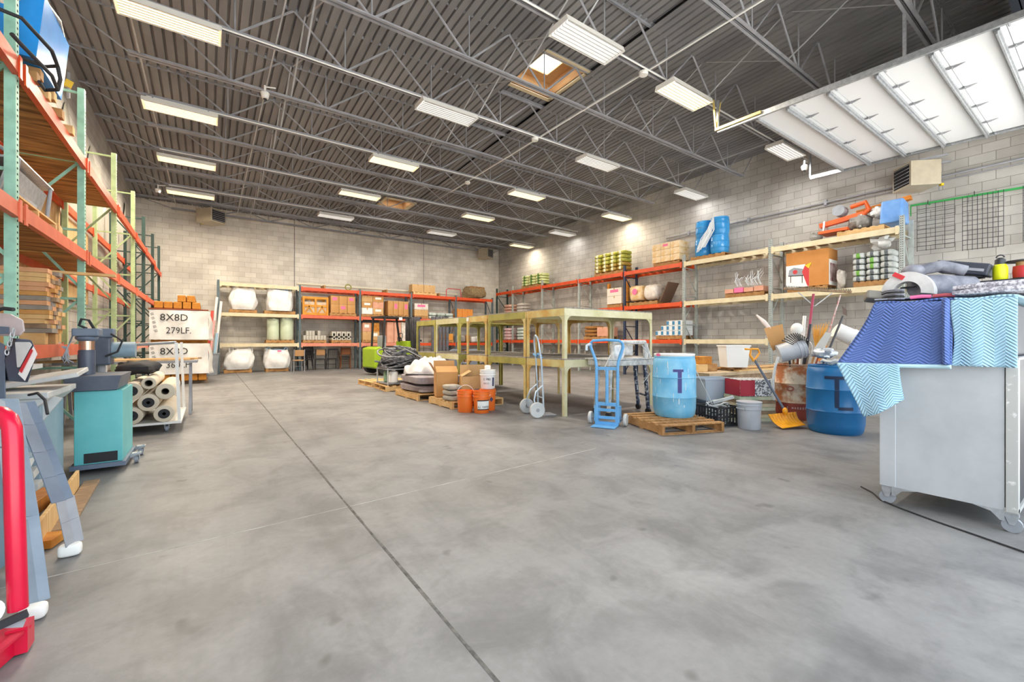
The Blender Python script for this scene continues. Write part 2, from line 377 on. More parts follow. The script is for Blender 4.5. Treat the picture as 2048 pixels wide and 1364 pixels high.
# ------------------------------------------------------------------ pallet racks
def perforated(name, c, hole):
    """upright steel with a punched row of holes"""
    m = bpy.data.materials.new(name); m.use_nodes = True; nt = m.node_tree; N = nt.nodes; L = nt.links; b = N['Principled BSDF']
    b.inputs['Roughness'].default_value = .5
    tc = N.new('ShaderNodeTexCoord'); sp = N.new('ShaderNodeSeparateXYZ'); L.new(tc.outputs['Object'], sp.inputs[0])
    nz = N.new('ShaderNodeTexNoise'); nz.inputs['Scale'].default_value = 9; nz.inputs['Detail'].default_value = 5; L.new(tc.outputs['Object'], nz.inputs['Vector'])
    r = N.new('ShaderNodeValToRGB'); r.color_ramp.elements[0].position = .3; r.color_ramp.elements[1].position = .6
    a = lin(c); r.color_ramp.elements[0].color = tuple(x * .75 for x in a[:3]) + (1,); r.color_ramp.elements[1].color = a
    L.new(nz.outputs['Fac'], r.inputs[0]); L.new(r.outputs[0], b.inputs['Base Color'])
    MATS[name] = m; return m
M_UPG = perforated('mint_upright', '#98cab4', 0); M_UPD = perforated('dark_green_upright', '#27423d', 0)
M_UPB = perforated('slate_upright', '#5e7077', 0); M_UPN = perforated('navy_upright', '#2c3a54', 0); M_UPS = perforated('silver_upright', '#a9b0ac', 0)
M_UPC = perforated('celery_upright', '#b0c592', 0)
M_HOLE = mat('punched_hole', '#1c201f', rough=.9)
M_OR = mat('orange_beam', '#d9541f', '#c8431a', rough=.45, scale=5); M_ORP = mat('faded_orange_beam', '#d66a48', '#c95a3a', rough=.5, scale=5)
M_CR = mat('cream_beam', '#dccfae', '#cfc09c', rough=.5, scale=5); M_PINK = mat('salmon_beam', '#dc8f78', '#cf7f68', rough=.5, scale=4)
M_DECKW = mat('plywood_deck', '#6b4522', '#bf8c4f', rough=.8, scale=2.2, stretch=(5, .7, 1), detail=7, lo=.36, hi=.62)
M_SLAT = mat('deck_board', '#a9926c', '#8a7450', rough=.85, scale=4, stretch=(1, 6, 1))
def frame(parent, H, depth, m, braces, flip=1, holes=True, at=0, mb=None):
    """upright frame standing in the local XZ plane: front post at y=0, rear post at y=depth"""
    f = MB()
    for y in (0, depth): f.box(at, at + .08, y - .07 if y else y, y if y else y + .07, 0, H)
    f.box(at, at + .08, -.02, .10, 0, .012).box(at, at + .08, depth - .10, depth, 0, .012)
    fr = f.build('upright_frame', mb or m, parent)
    b = MB()
    y0, y1 = .07, depth - .07
    zs = [min(H, 3.62) * k / braces if H < 4 else H * k / braces for k in range(braces + 1)]
    for k in range(braces):
        a, c = (y0, y1) if k % 2 == 0 else (y1, y0)
        b.bar((at + .04, a, zs[k] + .12), (at + .04, c, zs[k + 1] - .08), .03, .022, up=(1, 0, 0))
        b.bar((at + .04, y0, zs[k + 1] - .06), (at + .04, y1, zs[k + 1] - .06), .03, .022, up=(1, 0, 0))
    b.build('brace', m, fr)
    if holes:
        h = MB()
        for k in range(int(H / .051)):
            for dx in (-.016, .016) if holes == 2 else (0,):
                w_ = .007 if holes == 2 else .010; h.box(at + .04 + dx - w_, at + .04 + dx + w_, -.002, .001, k * .051 + .02, k * .051 + .036)
        h.build('hole_row', M_HOLE, fr)
    return fr
def rack(label, loc, rz, W, H, depth, levels, mup, group, end=False, braces=4, holes=True, deck=None, mup2=None):
    """one bay: frame at its start (and at its end on the last bay), front and rear beams and a deck on every level"""
    t = thing('pallet_rack', label, 'pallet rack', loc, rz, group)
    frame(t, H, depth, mup, braces, holes=holes)
    if end: frame(t, H, depth, mup2 or mup, braces, holes=holes, at=W)
    for z, mb, dk in levels:
        for y in (-.03, depth - .02):
            o = MB()
            o.prism([(y, z - .13), (y + .05, z - .13), (y + .05, z - .03), (y + .03, z - .03), (y + .03, z), (y, z)], .08, W - .002, 'x')
            for x in (.082, W - .062): o.box(x, x + .06, y - .012, y, z - .17, z + .02)
            o.build('beam', mb, t)
        if dk == 'ply':
            MB().box(.09, W - .01, .022, depth - .03, z - .045, z - .022).build('deck', M_DECKW, t)
        elif dk == 'slat':
            n = int(W / .3)
            s = MB()
            for k in range(n): s.box(.09 + k * (W - .12) / n, .09 + k * (W - .12) / n + .2, .022, depth - .03, z - .04, z - .02)
            s.build('deck', M_SLAT, t)
    return t
# left run, seen along the wall: local x runs towards the back, front faces +X
LY = [3.05, 5.59, 8.13, 10.58, 13.0, 14.95, 17.2, 19.25]
lab = ['nearest left rack bay at the picture edge, with blue bins on top', 'mint green left rack bay holding the lumber stack', 'second left rack bay with bare plywood shelves', 'third left rack bay beyond the lumber stack',
       'fourth left rack bay where green posts turn dark', 'left rack bay with dark green posts', 'rearmost left rack bay, behind the white wrapped timber']
LR = {}
for k in range(7):
    W = LY[k + 1] - LY[k]
    lv = [(1.18, M_ORP if k < 2 else M_PINK, 'ply' if k < 3 else None), (2.42, M_ORP, 'ply' if k < 3 else None), (3.66, M_OR, 'ply' if k < 3 else None)]
    if k == 6: lv = [(1.18, M_PINK, None), (2.40, M_OR, None), (3.58, M_OR, None)]
    mu = [M_UPG, M_UPG, M_UPG, M_UPC, M_UPC, M_UPD, M_UPD][k]
    LR[k] = rack('orange-beamed ' + lab[k], (-1.37, LY[k] - .04, 0), R(90), W, 4.62 if k < 5 else 4.5, .70, lv, mu, 'pallet racks along the left wall', end=(k == 6), braces=5, holes=1)
# back run
BX = [.3, 3.05, 5.45, 7.82, 10.17, 12.35]
blab = ['cream-beamed pallet rack bay of white bulk bags at the back', 'orange back rack bay with chairs under it', 'orange back rack bay of cartons beside the forklift', 'orange back rack bay behind the forklift mast', 'orange back rack bay in the far right corner']
for k in range(5):
    c = k == 0; m = M_CR if c else M_OR
    lv = [(1.13, m if c else M_PINK if k < 3 else M_OR, 'slat'), (2.29, m if c else M_ORP, 'slat'), (3.42, m, 'slat')]
    rack(blab[k], (BX[k] - .04, 19.4, 0), 0, BX[k + 1] - BX[k], 3.5, .76, lv, M_UPB, 'pallet racks along the back wall', end=(k == 4), braces=3, holes=2 if k < 2 else False)
# right run, front faces -X: local x runs towards the camera
RY = [2.87, 5.59, 8.2, 10.62, 13.0, 15.4, 17.75, 19.2]
rlab = ['cream rack bay on the right wall with grill carton and cement bags', 'cream rack bay on the right wall with the blue barrels on top', 'orange right rack bay beside the cream bays', 'orange right rack bay under the wrapped yellow sacks', 'orange right rack bay behind the steel tables', 'orange right rack bay below the green sack pile', 'short orange right rack bay in the far corner']
for k in range(7):
    W = RY[k + 1] - RY[k]; c = k < 2; m = M_CR if c else M_OR
    lv = [(1.27, m, None if c else 'slat'), (2.48, m, 'slat'), (3.74, m, 'slat')]
    if k == 0: lv = lv[1:]
    mu = [M_UPS, M_UPS, M_UPS, M_UPN, M_UPS, M_UPS, M_UPS][k]
    t = rack(rlab[k], (12.45, RY[k + 1] + .04, 0), R(-90), W, 3.98, .74, lv, [M_UPS, M_UPS, M_UPN, M_UPS, M_UPS, M_UPS, M_UPD][k], 'pallet racks along the right wall', end=(k == 0), braces=4, holes=2 if k < 2 else False)

# ------------------------------------------------------------------ raised overhead door
M_DOOR = mat('white_door_panel', '#eceef0', rough=.5); M_BLACK = mat('black_steel', '#20222a', rough=.5)
def dz(y): return 5.30 + .03 * y
door = thing('overhead_door', 'raised white sectional overhead door hanging under the roof at right', 'door', (8.45, 0, 0))
door.rotation_euler = (0, 0, 0)
b = [4.02, 3.42, 2.80, 2.17, 1.55, .92, .30]
for k in range(6):
    y1, y0 = b[k], b[k + 1]
    p = MB(); W = 4.25
    vs = [(0, y0 + .004, dz(y0)), (W, y0 + .004, dz(y0)), (W, y1 - .004, dz(y1)), (0, y1 - .004, dz(y1))]
    p.add(vs + [(x, y, z + .05) for x, y, z in vs], [(0, 1, 2, 3), (7, 6, 5, 4), (0, 4, 5, 1), (1, 5, 6, 2), (2, 6, 7, 3), (3, 7, 4, 0)])
    po = p.build('door_panel', M_DOOR, door)
    MB().box(0, W, y0 + .05, y0 + .11, dz(y0) - .05, dz(y0) + .0).box(0, W, y0 + .07, y0 + .09, dz(y0) - .09, dz(y0) - .05).build('strut', M_GALV, po)
    for x in (.7, 1.6, 2.55, 3.5):
        h = MB().prism([(y1 - .16, dz(y1) - .004), (y1 - .06, dz(y1) - .03), (y1 + .02, dz(y1) - .03), (y1 + .10, dz(y1) - .004)], x - .012, x + .012, 'x')
        h.cyl((x - .04, y1 - .02, dz(y1) - .02), (x + .04, y1 - .02, dz(y1) - .02), .01, 6)
        if k: h.build('hinge', M_STEEL, po)
MB().box(0, 4.25, 4.0, 4.05, dz(4) - .05, dz(4) + .06).build('bottom_rail', M_GALV, door)
for x in (-.07, 4.32):
    MB().prism([(-.2, dz(-.2) - .04), (4.75, dz(4.75) - .04), (4.75, dz(4.75) + .05), (-.2, dz(-.2) + .05)], x - .025, x + .025, 'x').build('track', M_GALV, door)
    r = MB()
    for y in b: r.cyl((x - .02, y - .03, dz(y) - .03), (x + .1 * (1 if x < 0 else -1), y - .03, dz(y) - .03), .014, 8)
    r.build('roller', M_STEEL, door)
MB().bar((-.07, 4.75, dz(4.75)), (-.07, 4.75, 6.05), .04).bar((4.32, 4.75, dz(4.75)), (4.32, 4.75, 6.05), .04).bar((-.07, 1.9, dz(1.9)), (-.07, 1.9, 6.05), .04).build('track_hanger', M_GALV, door)
yb = MB().bar((-.12, 4.78, 5.46), (-.12, 3.9, 5.44), .03, .05).bar((-.12, 4.76, 5.46), (-.22, 4.76, 6.02), .03).bar((-.12, 4.76, 5.46), (-.02, 4.72, 6.02), .02)
yb.build('rail_bracket', mat('yellowed_steel', '#c9b26a', rough=.5), door)

# ------------------------------------------------------------------ heaters, cameras, conduits
M_BEIGE = mat('heater_enamel', '#b3a892', '#a89d88', rough=.5); M_DARK = mat('dark_louvre', '#26252b', rough=.5); M_YEL = mat('yellow_tag', '#e3c11c', rough=.5)
def heater(label, loc, rz, sz, wall=False):
    t = thing('unit_heater', label, 'heater', loc, rz, 'gas unit heaters hung under the roof')
    w, d, h = sz
    MB().box(-w / 2, w / 2, -d / 2, d / 2, 0, h).build('casing', M_BEIGE, t, bevel=.012)
    lv = MB().box(-w / 2 + .05, w / 2 - .05, -d / 2 - .004, -d / 2, .05, h - .05); lv.build('grille_opening', M_DARK, t)
    for k in range(6):
        z = .08 + k * (h - .16) / 5
        MB().cb((0, -d / 2 - .02, z), (w - .1, .05, .008), (R(35), 0, 0)).build('louvre', M_STEEL, t)
    hg = MB()
    if wall: hg.bar((-.2, .1, h + .02), (.05, .64, h + .02), .04).bar((.2, -.1, h + .02), (.46, .28, h + .02), .04).build('wall_bracket', M_STEEL, t)
    else:
        for x in (-w / 2 + .06, w / 2 - .06):
            for y in (-d / 2 + .06, d / 2 - .06): MB().cyl((x, y, h), (x, y, 6.5 - loc[2]), .008, 6).build('hanger_rod', M_STEEL, t)
    MB().cyl((0, d / 2, .1), (0, d / 2 + .16, .1), .02).cyl((0, d / 2 + .16, .1), (0, d / 2 + .16, -.06), .012).build('gas_pipe', M_STEEL, t)
    MB().cb((.06, d / 2 + .16, .05), (.06, .05, .05)).build('gas_valve', M_YEL, t)
    return t
heater('beige gas unit heater under the raised door at the right wall', (12.96, 2.74, 4.62), R(-135), (.58, .58, .54), True)
heater('beige gas unit heater high on the back wall at left', (.08, 19.45, 5.55), R(40), (.6, .7, .5))
heater('small beige unit heater in the far right corner under the roof', (12.1, 19.7, 5.62), R(25), (.55, .6, .5))
def cctv(label, loc, style=0):
    t = thing('security_camera', label, 'security camera', loc, 0, 'white security cameras under the roof')
    MB().lathe([(.01, 0), (.055, .02), (.07, .07), (.075, .12), (.06, .14)], 16).build('housing', M_WHITE, t, smooth=True)
    MB().ball((0, 0, .02), .035).build('lens', M_DARK, t, smooth=True)
    MB().cyl((0, 0, .14), (0, 0, .26), .02).cyl((0, 0, .24), (.18, 0, .27), .012).build('mount', M_WHITE, t)
p = onz(530, 185, 5.93); cctv('white dome camera on a joist above the open floor', (p.x, p.y, 5.80))
p = onz(316, 380, 5.85); cctv('white dome camera near the back left heater', (p.x, p.y, 5.75))
p = onz(1609, 338, 5.55); cctv('white camera beside the raised door on the right wall', (p.x, p.y, 5.5))
for (u, v, wh) in ((1287, 143, 'beside the front lights'), (1070, 276, 'near the second row of lights'), (935, 363, 'towards the back')):
    p = onz(u, v, 6.0)
    tag(MB().lathe([(.07, 0), (.08, .02), (.08, .06), (.05, .075)], 14).build('junction_box', M_WHITE, None, loc=(p.x, p.y, 5.93)), 'round white junction box on the centre conduit, ' + wh, 'junction box', 'junction boxes on the centre conduit')
struct(MB().cyl((6.40, 2, ZB - .005), (6.40, 12.6, ZB - .005), .013, 8).build('ceiling_conduit_6', M_WHITE))
c = MB().cyl((13.40, -.2, 4.89), (13.40, 9.5, 4.89), .022, 8)
for k in range(5): c.box(13.37, 13.45, .6 + k * 2, .66 + k * 2, 4.82, 4.96)
tag(c.build('wall_pipe', M_STEEL), 'long grey pipe running along the upper right block wall', 'pipe')
c = MB().cyl((13.41, -.2, 4.80), (13.41, 9.5, 4.80), .012, 8); tag(c.build('wall_pipe', M_STEEL), 'thin grey conduit just below the thick pipe on right wall', 'pipe')
v = thing('gas_valve', 'yellow gas valve high on the left wall behind the rack', 'valve', tuple(onx(137, 168, -2.0)))
MB().cb((0, 0, 0), (.1, .1, .12), (.2, .3, .3)).build('valve_body', M_YEL, v); MB().cyl((0, 0, -.25), (0, 0, .2), .025).cyl((0, 0, .0), (-.2, 0, 0), .02).build('pipe', M_STEEL, v)
# ------------------------------------------------------------------ shared builders for goods
M_WOOD = mat('pallet_wood', '#b98d5a', '#93693c', rough=.85, scale=5, stretch=(1, 8, 1)); M_WOODP = mat('fresh_pine', '#dfba84', '#c99e63', rough=.8, scale=4, stretch=(1, 8, 1))
M_WOODG = mat('weathered_wood', '#a58a6c', '#7c6650', rough=.9, scale=6, stretch=(1, 8, 1))
M_CARD = mat('brown_cardboard', '#c8976004'[:7], '#b98850', rough=.85, scale=2); M_CARD2 = mat('tan_cardboard', '#d3ac78', '#c49c68', rough=.85, scale=2)
M_TAPE = mat('packing_tape', '#b5905c', rough=.35); M_PINKL = mat('pink_label', '#ef6f9c', rough=.6); M_PAPER = mat('white_paper', '#ecebe6', rough=.7)
M_WHITEBAG = mat('white_woven_plastic', '#dfdedb', '#f1f0ee', rough=.55, scale=3, bump=.7, bscale=7)
M_BLUEBAG = mat('pale_blue_film', '#9fc0dc', '#c3d8ea', rough=.4, scale=4, bump=.3)
M_INK = mat('black_ink', '#2a2a2c', rough=.8); M_RUBBER = mat('dark_rubber', '#2b2b2e', rough=.8); M_CHROME = mat('bright_steel', '#c9cbce', rough=.25, metal=.85)
M_GREY = mat('grey_plastic', '#85898f', '#989ca2', rough=.5, scale=5)
PALLETS = {}
def pallet(label, loc, rz=0, w=1.05, d=1.0, m=None, group='wooden pallets', boards=7):
    m = m or M_WOOD; key = (round(w, 2), round(d, 2), m.name, boards)
    if key in PALLETS: return dup(PALLETS[key], loc, rz, label, group)
    t = thing('wooden_pallet', label, 'pallet', loc, rz, group)
    for y in (-d / 2 + .02, 0, d / 2 - .02): MB().box(-w / 2, w / 2, y - .02, y + .02, .014, .112).build('stringer', m, t)
    for k in range(boards):
        x = -w / 2 + .05 + k * (w - .1) / (boards - 1); MB().box(x - .046, x + .046, -d / 2, d / 2, .112, .13).build('deck_board', m, t)
    for x in (-w / 2 + .05, 0, w / 2 - .05): MB().box(x - .046, x + .046, -d / 2, d / 2, 0, .014).build('bottom_board', m, t)
    PALLETS[key] = t
    return t
def carton(label, loc, sz, rz=0, m=None, group=None, tape=True, lab=None, name='carton'):
    t = thing(name, label, 'box', loc, rz, group); w, d, h = sz
    MB().box(-w / 2, w / 2, -d / 2, d / 2, 0, h).build('box_body', m or M_CARD, t, bevel=.006)
    if tape: MB().box(-.025, .025, -d / 2 - .001, d / 2 + .001, h - .08, h + .0015).build('tape_strip', M_TAPE, t)
    if lab: MB().box(-w * .28, w * .28, -d / 2 - .002, -d / 2, h * .45, h * .8).build('label_sheet', lab, t)
    return t
def sack(label, loc, sz, rz=0, m=None, group=None, band=None, sd=0, name='sack', rot=None):
    w, d, h = sz
    mb = MB().ball((0, 0, h / 2), (w / 2 / 1.06, d / 2 / 1.06, h / 2 / 1.05), 18, 9, .42, .02, sd)
    if band is None:
        o = mb.build(name, m, None, smooth=True, loc=loc, rz=rz); return tag(o, label, 'sack', group)
    t = thing(name, label, 'sack', loc, rz, group); mb.build('bag', m, t, smooth=True)
    MB().ball((0, 0, h / 2), (w * .22, d / 2 / 1.06 * 1.02, h / 2 / 1.05 * 1.02), 18, 9, .42, .02, sd).build('print_band', band, t, smooth=True)
    return t
def bulk_bag(label, loc, rz, r, h, lean=0, sd=1, loops=True, blue=False, slump=1.0):
    t = thing('bulk_bag', label, 'bag', loc, rz, 'white woven bulk bags at the back'); rn = random.Random(sd); ph = [rn.uniform(0, 6) for _ in range(6)]
    n, m = 40, 16
    def pt(u, v):
        a = u * 2 * PI; z = v
        sq = lambda t: math.copysign(abs(t) ** .55, t)
        prof = [.86, 1.0, 1.06, 1.04, .98, .9, .78][min(6, int(z * 6))]; nx = [.86, 1.0, 1.06, 1.04, .98, .9, .78][min(6, int(z * 6) + 1)]
        f = z * 6 - int(z * 6); k = (prof * (1 - f) + nx * f) ** slump
        wr = 1 + .03 * math.sin(5 * a + ph[0] + 4 * z) + .025 * math.sin(9 * a + ph[1] - 7 * z) + .02 * math.sin(3 * a + 11 * z + ph[2])
        return (r * k * wr * sq(math.cos(a)) + lean * z, r * k * wr * .85 * sq(math.sin(a)), h * z * (1 + (.05 * math.sin(2 * a + ph[3]) if z > .8 else 0)))
    mb = MB().grid(n, m, pt)
    top = [pt(i / n, 1) for i in range(n)]; o = len(mb.v); mb.v.append((lean, 0, h * .93)); mb.f += [(m * (n + 1) + i, m * (n + 1) + i + 1, o) for i in range(n)]
    body = mb.build('bag_body', M_WHITEBAG, t, smooth=True)
    if loops:
        for sx in (-1, 1):
            for sy in (-1, 1):
                x, y = sx * r * .62 + lean, sy * r * .5
                MB().tube([(x - .06 * sx, y, h * .9), (x - .03 * sx, y, h * 1.06), (x + .03 * sx, y, h * 1.12), (x + .08 * sx, y, h * 1.04), (x + .08 * sx, y, h * .86)], .02, 6).build('lifting_loop', M_BLUEBAG if blue else M_WHITEBAG, t, smooth=True)
    if blue: MB().ball((lean, 0, h * .93), (r * .8, r * .6, h * .12), 18, 8, .7, .12, sd).build('bag_spout', M_BLUEBAG, t, smooth=True)
    return t
def drum(name, label, loc, m, r=.29, h=.88, metal=False, group=None, open_=False):
    t = thing(name, label, 'drum', loc, 0, group)
    if metal:
        pr = [(r - .012, 0), (r, .004), (r, .02), (r - .01, .03)] + [(r - .01, h * .30), (r + .006, h * .33), (r - .01, h * .36), (r - .01, h * .63), (r + .006, h * .66), (r - .01, h * .69), (r - .01, h - .03), (r + .004, h - .015), (r, h)]
    else:
        pr = [(r * .86, 0), (r * .93, .03), (r * .985, .12), (r, h * .33 - .01), (r + .007, h * .33), (r, h * .33 + .012), (r, h * .64), (r + .007, h * .65), (r, h * .65 + .012), (r * .985, h - .1), (r * .95, h - .04), (r * .93, h - .03), (r * .95, h - .01), (r * .94, h)]
    if open_: pr += [(r * .9, h), (r * .88, h * .4), (.01, h * .38)]
    else: pr += [(r * .9, h), (r * .89, h - .02), (.01, h - .02)]
    MB().lathe(pr, 40).build('drum_body', m, t, smooth=True)
    if not open_:
        for a in (.5, 3.6): MB().lathe([(.035, h - .022), (.035, h - .004), (.001, h - .004)], 14, (r * .6 * math.cos(a), r * .6 * math.sin(a), 0)).build('bung', m, t)
    return t
def caster(parent, x, y, r=.05, rz=0, m=None):
    c = MB(); c.bar((x - .022, y, 0 + r), (x - .022, y, 2 * r + .03), .004, .05, up=(0, 1, 0)).bar((x + .022, y, r), (x + .022, y, 2 * r + .03), .004, .05, up=(0, 1, 0)).box(x - .035, x + .035, y - .035, y + .035, 2 * r + .02, 2 * r + .034)
    f = c.build('caster_fork', m or M_GALV, parent)
    MB().cyl((x - .016, y, r), (x + .016, y, r), r, 18).build('wheel', M_GREY, f, smooth=True)
    return f

# ------------------------------------------------------------------ left: on and under the racks
M_BLUEP = mat('bright_blue_plastic', '#1f86d8', '#2a94e4', rough=.35, scale=3)
LW = [M_WOODP, mat('pink_pine', '#d9a57c', '#c58d62', rough=.8, scale=4, stretch=(1, 9, 1)), M_WOODG, mat('grey_board', '#9c948a', '#867c70', rough=.9, scale=5, stretch=(1, 8, 1)), mat('amber_pine', '#cf9a5a', '#b98444', rough=.8, scale=4, stretch=(1, 8, 1))]
random.seed(11)
# bunks and the lumber stack on the lowest beam
for k, y in enumerate((6.50, 6.88)):
    tag(MB().box(-.36, .36, -.045, .045, 0, .12).build('timber_bunk', M_WOODP, None, loc=(-1.745, y, 1.183), bevel=.004), 'pale square timber under the lumber stack, ' + ('front one' if k == 0 else 'back one'), 'timber', 'timbers carrying the lumber stack')
proto = None; z = 1.305; n = 0
for layer in range(14):
    th = .048
    for c in range(4):
        m = random.choice(LW); y = 6.455 + c * .142; L = .72 + random.uniform(-.02, .05)
        o = MB().box(-L / 2, L / 2, 0, .134, 0, th - .003).build('lumber_board', m, None, loc=(-1.75 + random.uniform(0, .04), y, z))
        tag(o, 'rough sawn board in the lumber stack, %s' % ('in its front face' if c == 0 else 'behind its front face'), 'board', 'boards of the lumber stack')
        if c == 0: o['label'] = 'rough sawn board in the front face of lumber stack, layer %s' % ['lowest', 'second from the bottom', 'third from the bottom', 'fourth from the bottom', 'fifth from the bottom', 'sixth from the bottom', 'seventh from the bottom', 'seventh from the top', 'sixth from the top', 'fifth from the top', 'fourth from the top', 'third from the top', 'second from the top', 'topmost'][layer]
    z += th
tag(MB().box(-.40, .5, -.04, .04, 0, .03).build('lumber_board', M_WOODP, None, loc=(-1.4, 6.9, 1.975)), 'long pale board lying on top of the lumber stack, sticking out to the right', 'board')
# second level: pallet pieces and an upturned sheet metal bench
pallet('wooden pallet on the second left shelf under the grey steel bench', (-1.72, 6.35, 2.423), 0, .62, 1.3, M_WOODP, group='pallets on the left racks')
t = thing('steel_bench', 'grey sheet steel bench lying upturned on the second left shelf', 'bench', (-1.72, 6.3, 2.556))
MB().cb((0, .1, .30), (.6, 1.1, .02), (0, R(-12), 0)).build('bench_top', M_GALV, t)
MB().cb((.2, .1, .17), (.02, 1.1, .26), (0, R(14), 0)).build('apron', M_GALV, t)
for y in (-.4, .6):
    MB().tube([(.25, y, .02), (.28, y, .35), (.1, y, .48)], .018, 8).build('leg', M_STEEL, t, smooth=True)
MB().box(-.25, .2, -.4, .5, 0, .14).build('shelf', M_STEEL, t)
carton('small open carton beside the steel bench on the second left shelf', (-1.58, 7.25, 2.423), (.3, .3, .16), .1, M_CARD2)
# top level: bunks, blue bins
for k, (y, zz, L) in enumerate(((5.95, 0, .72), (6.3, 0, .72), (6.75, 0, .74), (7.2, 0, .74), (6.1, .1, .7), (6.55, .1, .7))):
    tag(MB().box(-L / 2, L / 2, -.05, .05, 0, .095).build('timber_bunk', M_WOODP if k % 2 else M_WOOD, None, loc=(-1.68, y, 3.663 + zz), bevel=.004),
        'short square timber on the top left shelf, ' + ['nearest in the lower row', 'second in the lower row', 'third in the lower row', 'farthest in the lower row', 'nearest in the upper row', 'farther in the upper row'][k], 'timber', 'timbers on the top left shelf')
t = thing('blue_bin', 'bright blue plastic bin standing on timbers at the top of left rack', 'bin', (-1.62, 6.3, 3.864), 0)
b = MB(); b.prism([(-.36, 0), (.30, 0), (.36, .62), (.34, .62), (.28, .02), (-.34, .02), (-.34, .62), (-.36, .62)], -.42, .42, 'y')
b.build('shell', M_BLUEP, t, bevel=.004)
for y in (-.42, .42):
    MB().prism([(-.36, 0), (.30, 0), (.36, .62), (.1, .42), (-.1, .42), (-.36, .62)], y - .01, y + .01, 'y').build('end_panel', M_BLUEP, t)
MB().tube([(.33, -.44, .6), (.37, 0, .64), (.33, .44, .6)], .014, 8).build('rim', M_CHROME, t, smooth=True)
t = thing('tube_rack', 'black bent tube rack hooked over the top left beam', 'rack', (-1.30, 5.45, 3.78), 0)
for dz_, nm, xb in ((0, 'upper', -.35), (-.22, 'lower', .02)):
    MB().tube([(xb, -.35, dz_ + .1), (.05, -.25, dz_ + .08), (.16, .05, dz_ + .02), (.15, .28, dz_), (.05, .36, dz_), (xb + .03, .2, dz_ + .0)], .016, 8).build('tube', M_RUBBER, t, smooth=True)
MB().tube([(.15, .28, 0), (.16, .32, -.1), (.15, .28, -.22)], .016, 8).build('tube_bend', M_RUBBER, t, smooth=True)
# torn plastic sheet hung along the left wall
def ragged(u, v):
    y = 8.3 + u * 12.0; return (XL + .03 + .012 * math.sin(u * 40), y, 3.0 + v * (2.2 + .35 * math.sin(u * 31) + .2 * math.sin(u * 77)))
tag(MB().grid(60, 4, ragged).build('plastic_sheet', mat('grey_sheet', '#9a9890', '#b2aea2', rough=.5, scale=2, bump=.3), None, smooth=True, solid=.003), 'torn grey plastic sheet hanging on left block wall behind the racks', 'sheet')
def plyw(x, y, z0, w, h, lab):
    tag(MB().box(-.012, .012, -w / 2, w / 2, 0, h).build('plywood_sheet', mat('pale_plywood', '#cfae7c', '#bb9662', rough=.8, scale=2, stretch=(1, 6, 1)), None, loc=(x, y, z0)), lab, 'board', 'plywood sheets against the left wall')
plyw(-2.13, 9.6, 2.44, 2.2, 1.15, 'tall plywood sheet against left wall on second shelf')
plyw(-2.13, 11.9, 2.0, 1.9, 1.5, 'plywood sheet leaning on left wall beyond the mint racks')
plyw(-2.13, 9.8, 1.2, 2.2, 1.1, 'plywood sheet behind the lowest left shelf')

# white wrapped timber stacks with black lettering, standing before the left rack
M_WRAP = mat('white_lumber_wrap', '#d9d7d2', '#e9e8e4', rough=.5, scale=3, bump=.3, bscale=4)
M_ORW = mat('orange_timber', '#c98a34', '#a9661c', rough=.85, scale=7, detail=6)
FY = 15.3
def timber(x, z, lab, gr, y0=FY + .06, L=1.9, tilt=0):
    o = MB().box(-.095, .095, 0, L, 0, .19).build('square_timber', M_ORW, None, loc=(x, y0, z), bevel=.02); o.rotation_euler = (0, tilt, 0)
    return tag(o, lab, 'timber', gr)
words = ['leftmost', 'second from left', 'third from left', 'fourth from left', 'fifth from left', 'sixth from left', 'rightmost']
for k in range(6): timber(-1.17 + k * .205, .09, 'orange square timber in the bottom row of wrapped stack, ' + (words[k] if k < 5 else 'rightmost'), 'orange timbers at the bottom of the wrapped stack')
for k in range(5): timber(-1.13 + k * .21, 2.13, 'orange timber end on top of the white wrapped stack, lower row, ' + (words[k] if k < 4 else 'rightmost'), 'loose timbers on top of the wrapped stack')
for k in range(2): timber(-.62 + k * .21, 2.32, 'orange timber end on top of wrapped stack, upper row, ' + ('left' if k == 0 else 'right'), 'loose timbers on top of the wrapped stack')
for k, y in enumerate((FY + .3, FY + 1.5)): tag(MB().box(-.65, .65, -.045, .045, 0, .088).build('timber_bunk', M_WOODG, None, loc=(-.66, y, .0)), 'grey timber on the floor under the wrapped stack, ' + ('front' if k == 0 else 'back'), 'timber')
for k, y in enumerate((FY + .3, FY + 1.5)): tag(MB().box(-.65, .65, -.045, .045, 0, .09).build('timber_bunk', M_ORW, None, loc=(-.66, y, 1.16)), 'brown timber between the two white wrapped bundles, ' + ('front' if k == 0 else 'back'), 'timber')
tag(MB().box(-.68, .66, 0, 1.9, 0, .035).build('wooden_sheet', mat('red_brown_board', '#8c4a30', rough=.8), None, loc=(-.66, FY, 2.09)), 'red brown board under the loose timbers on top', 'board')
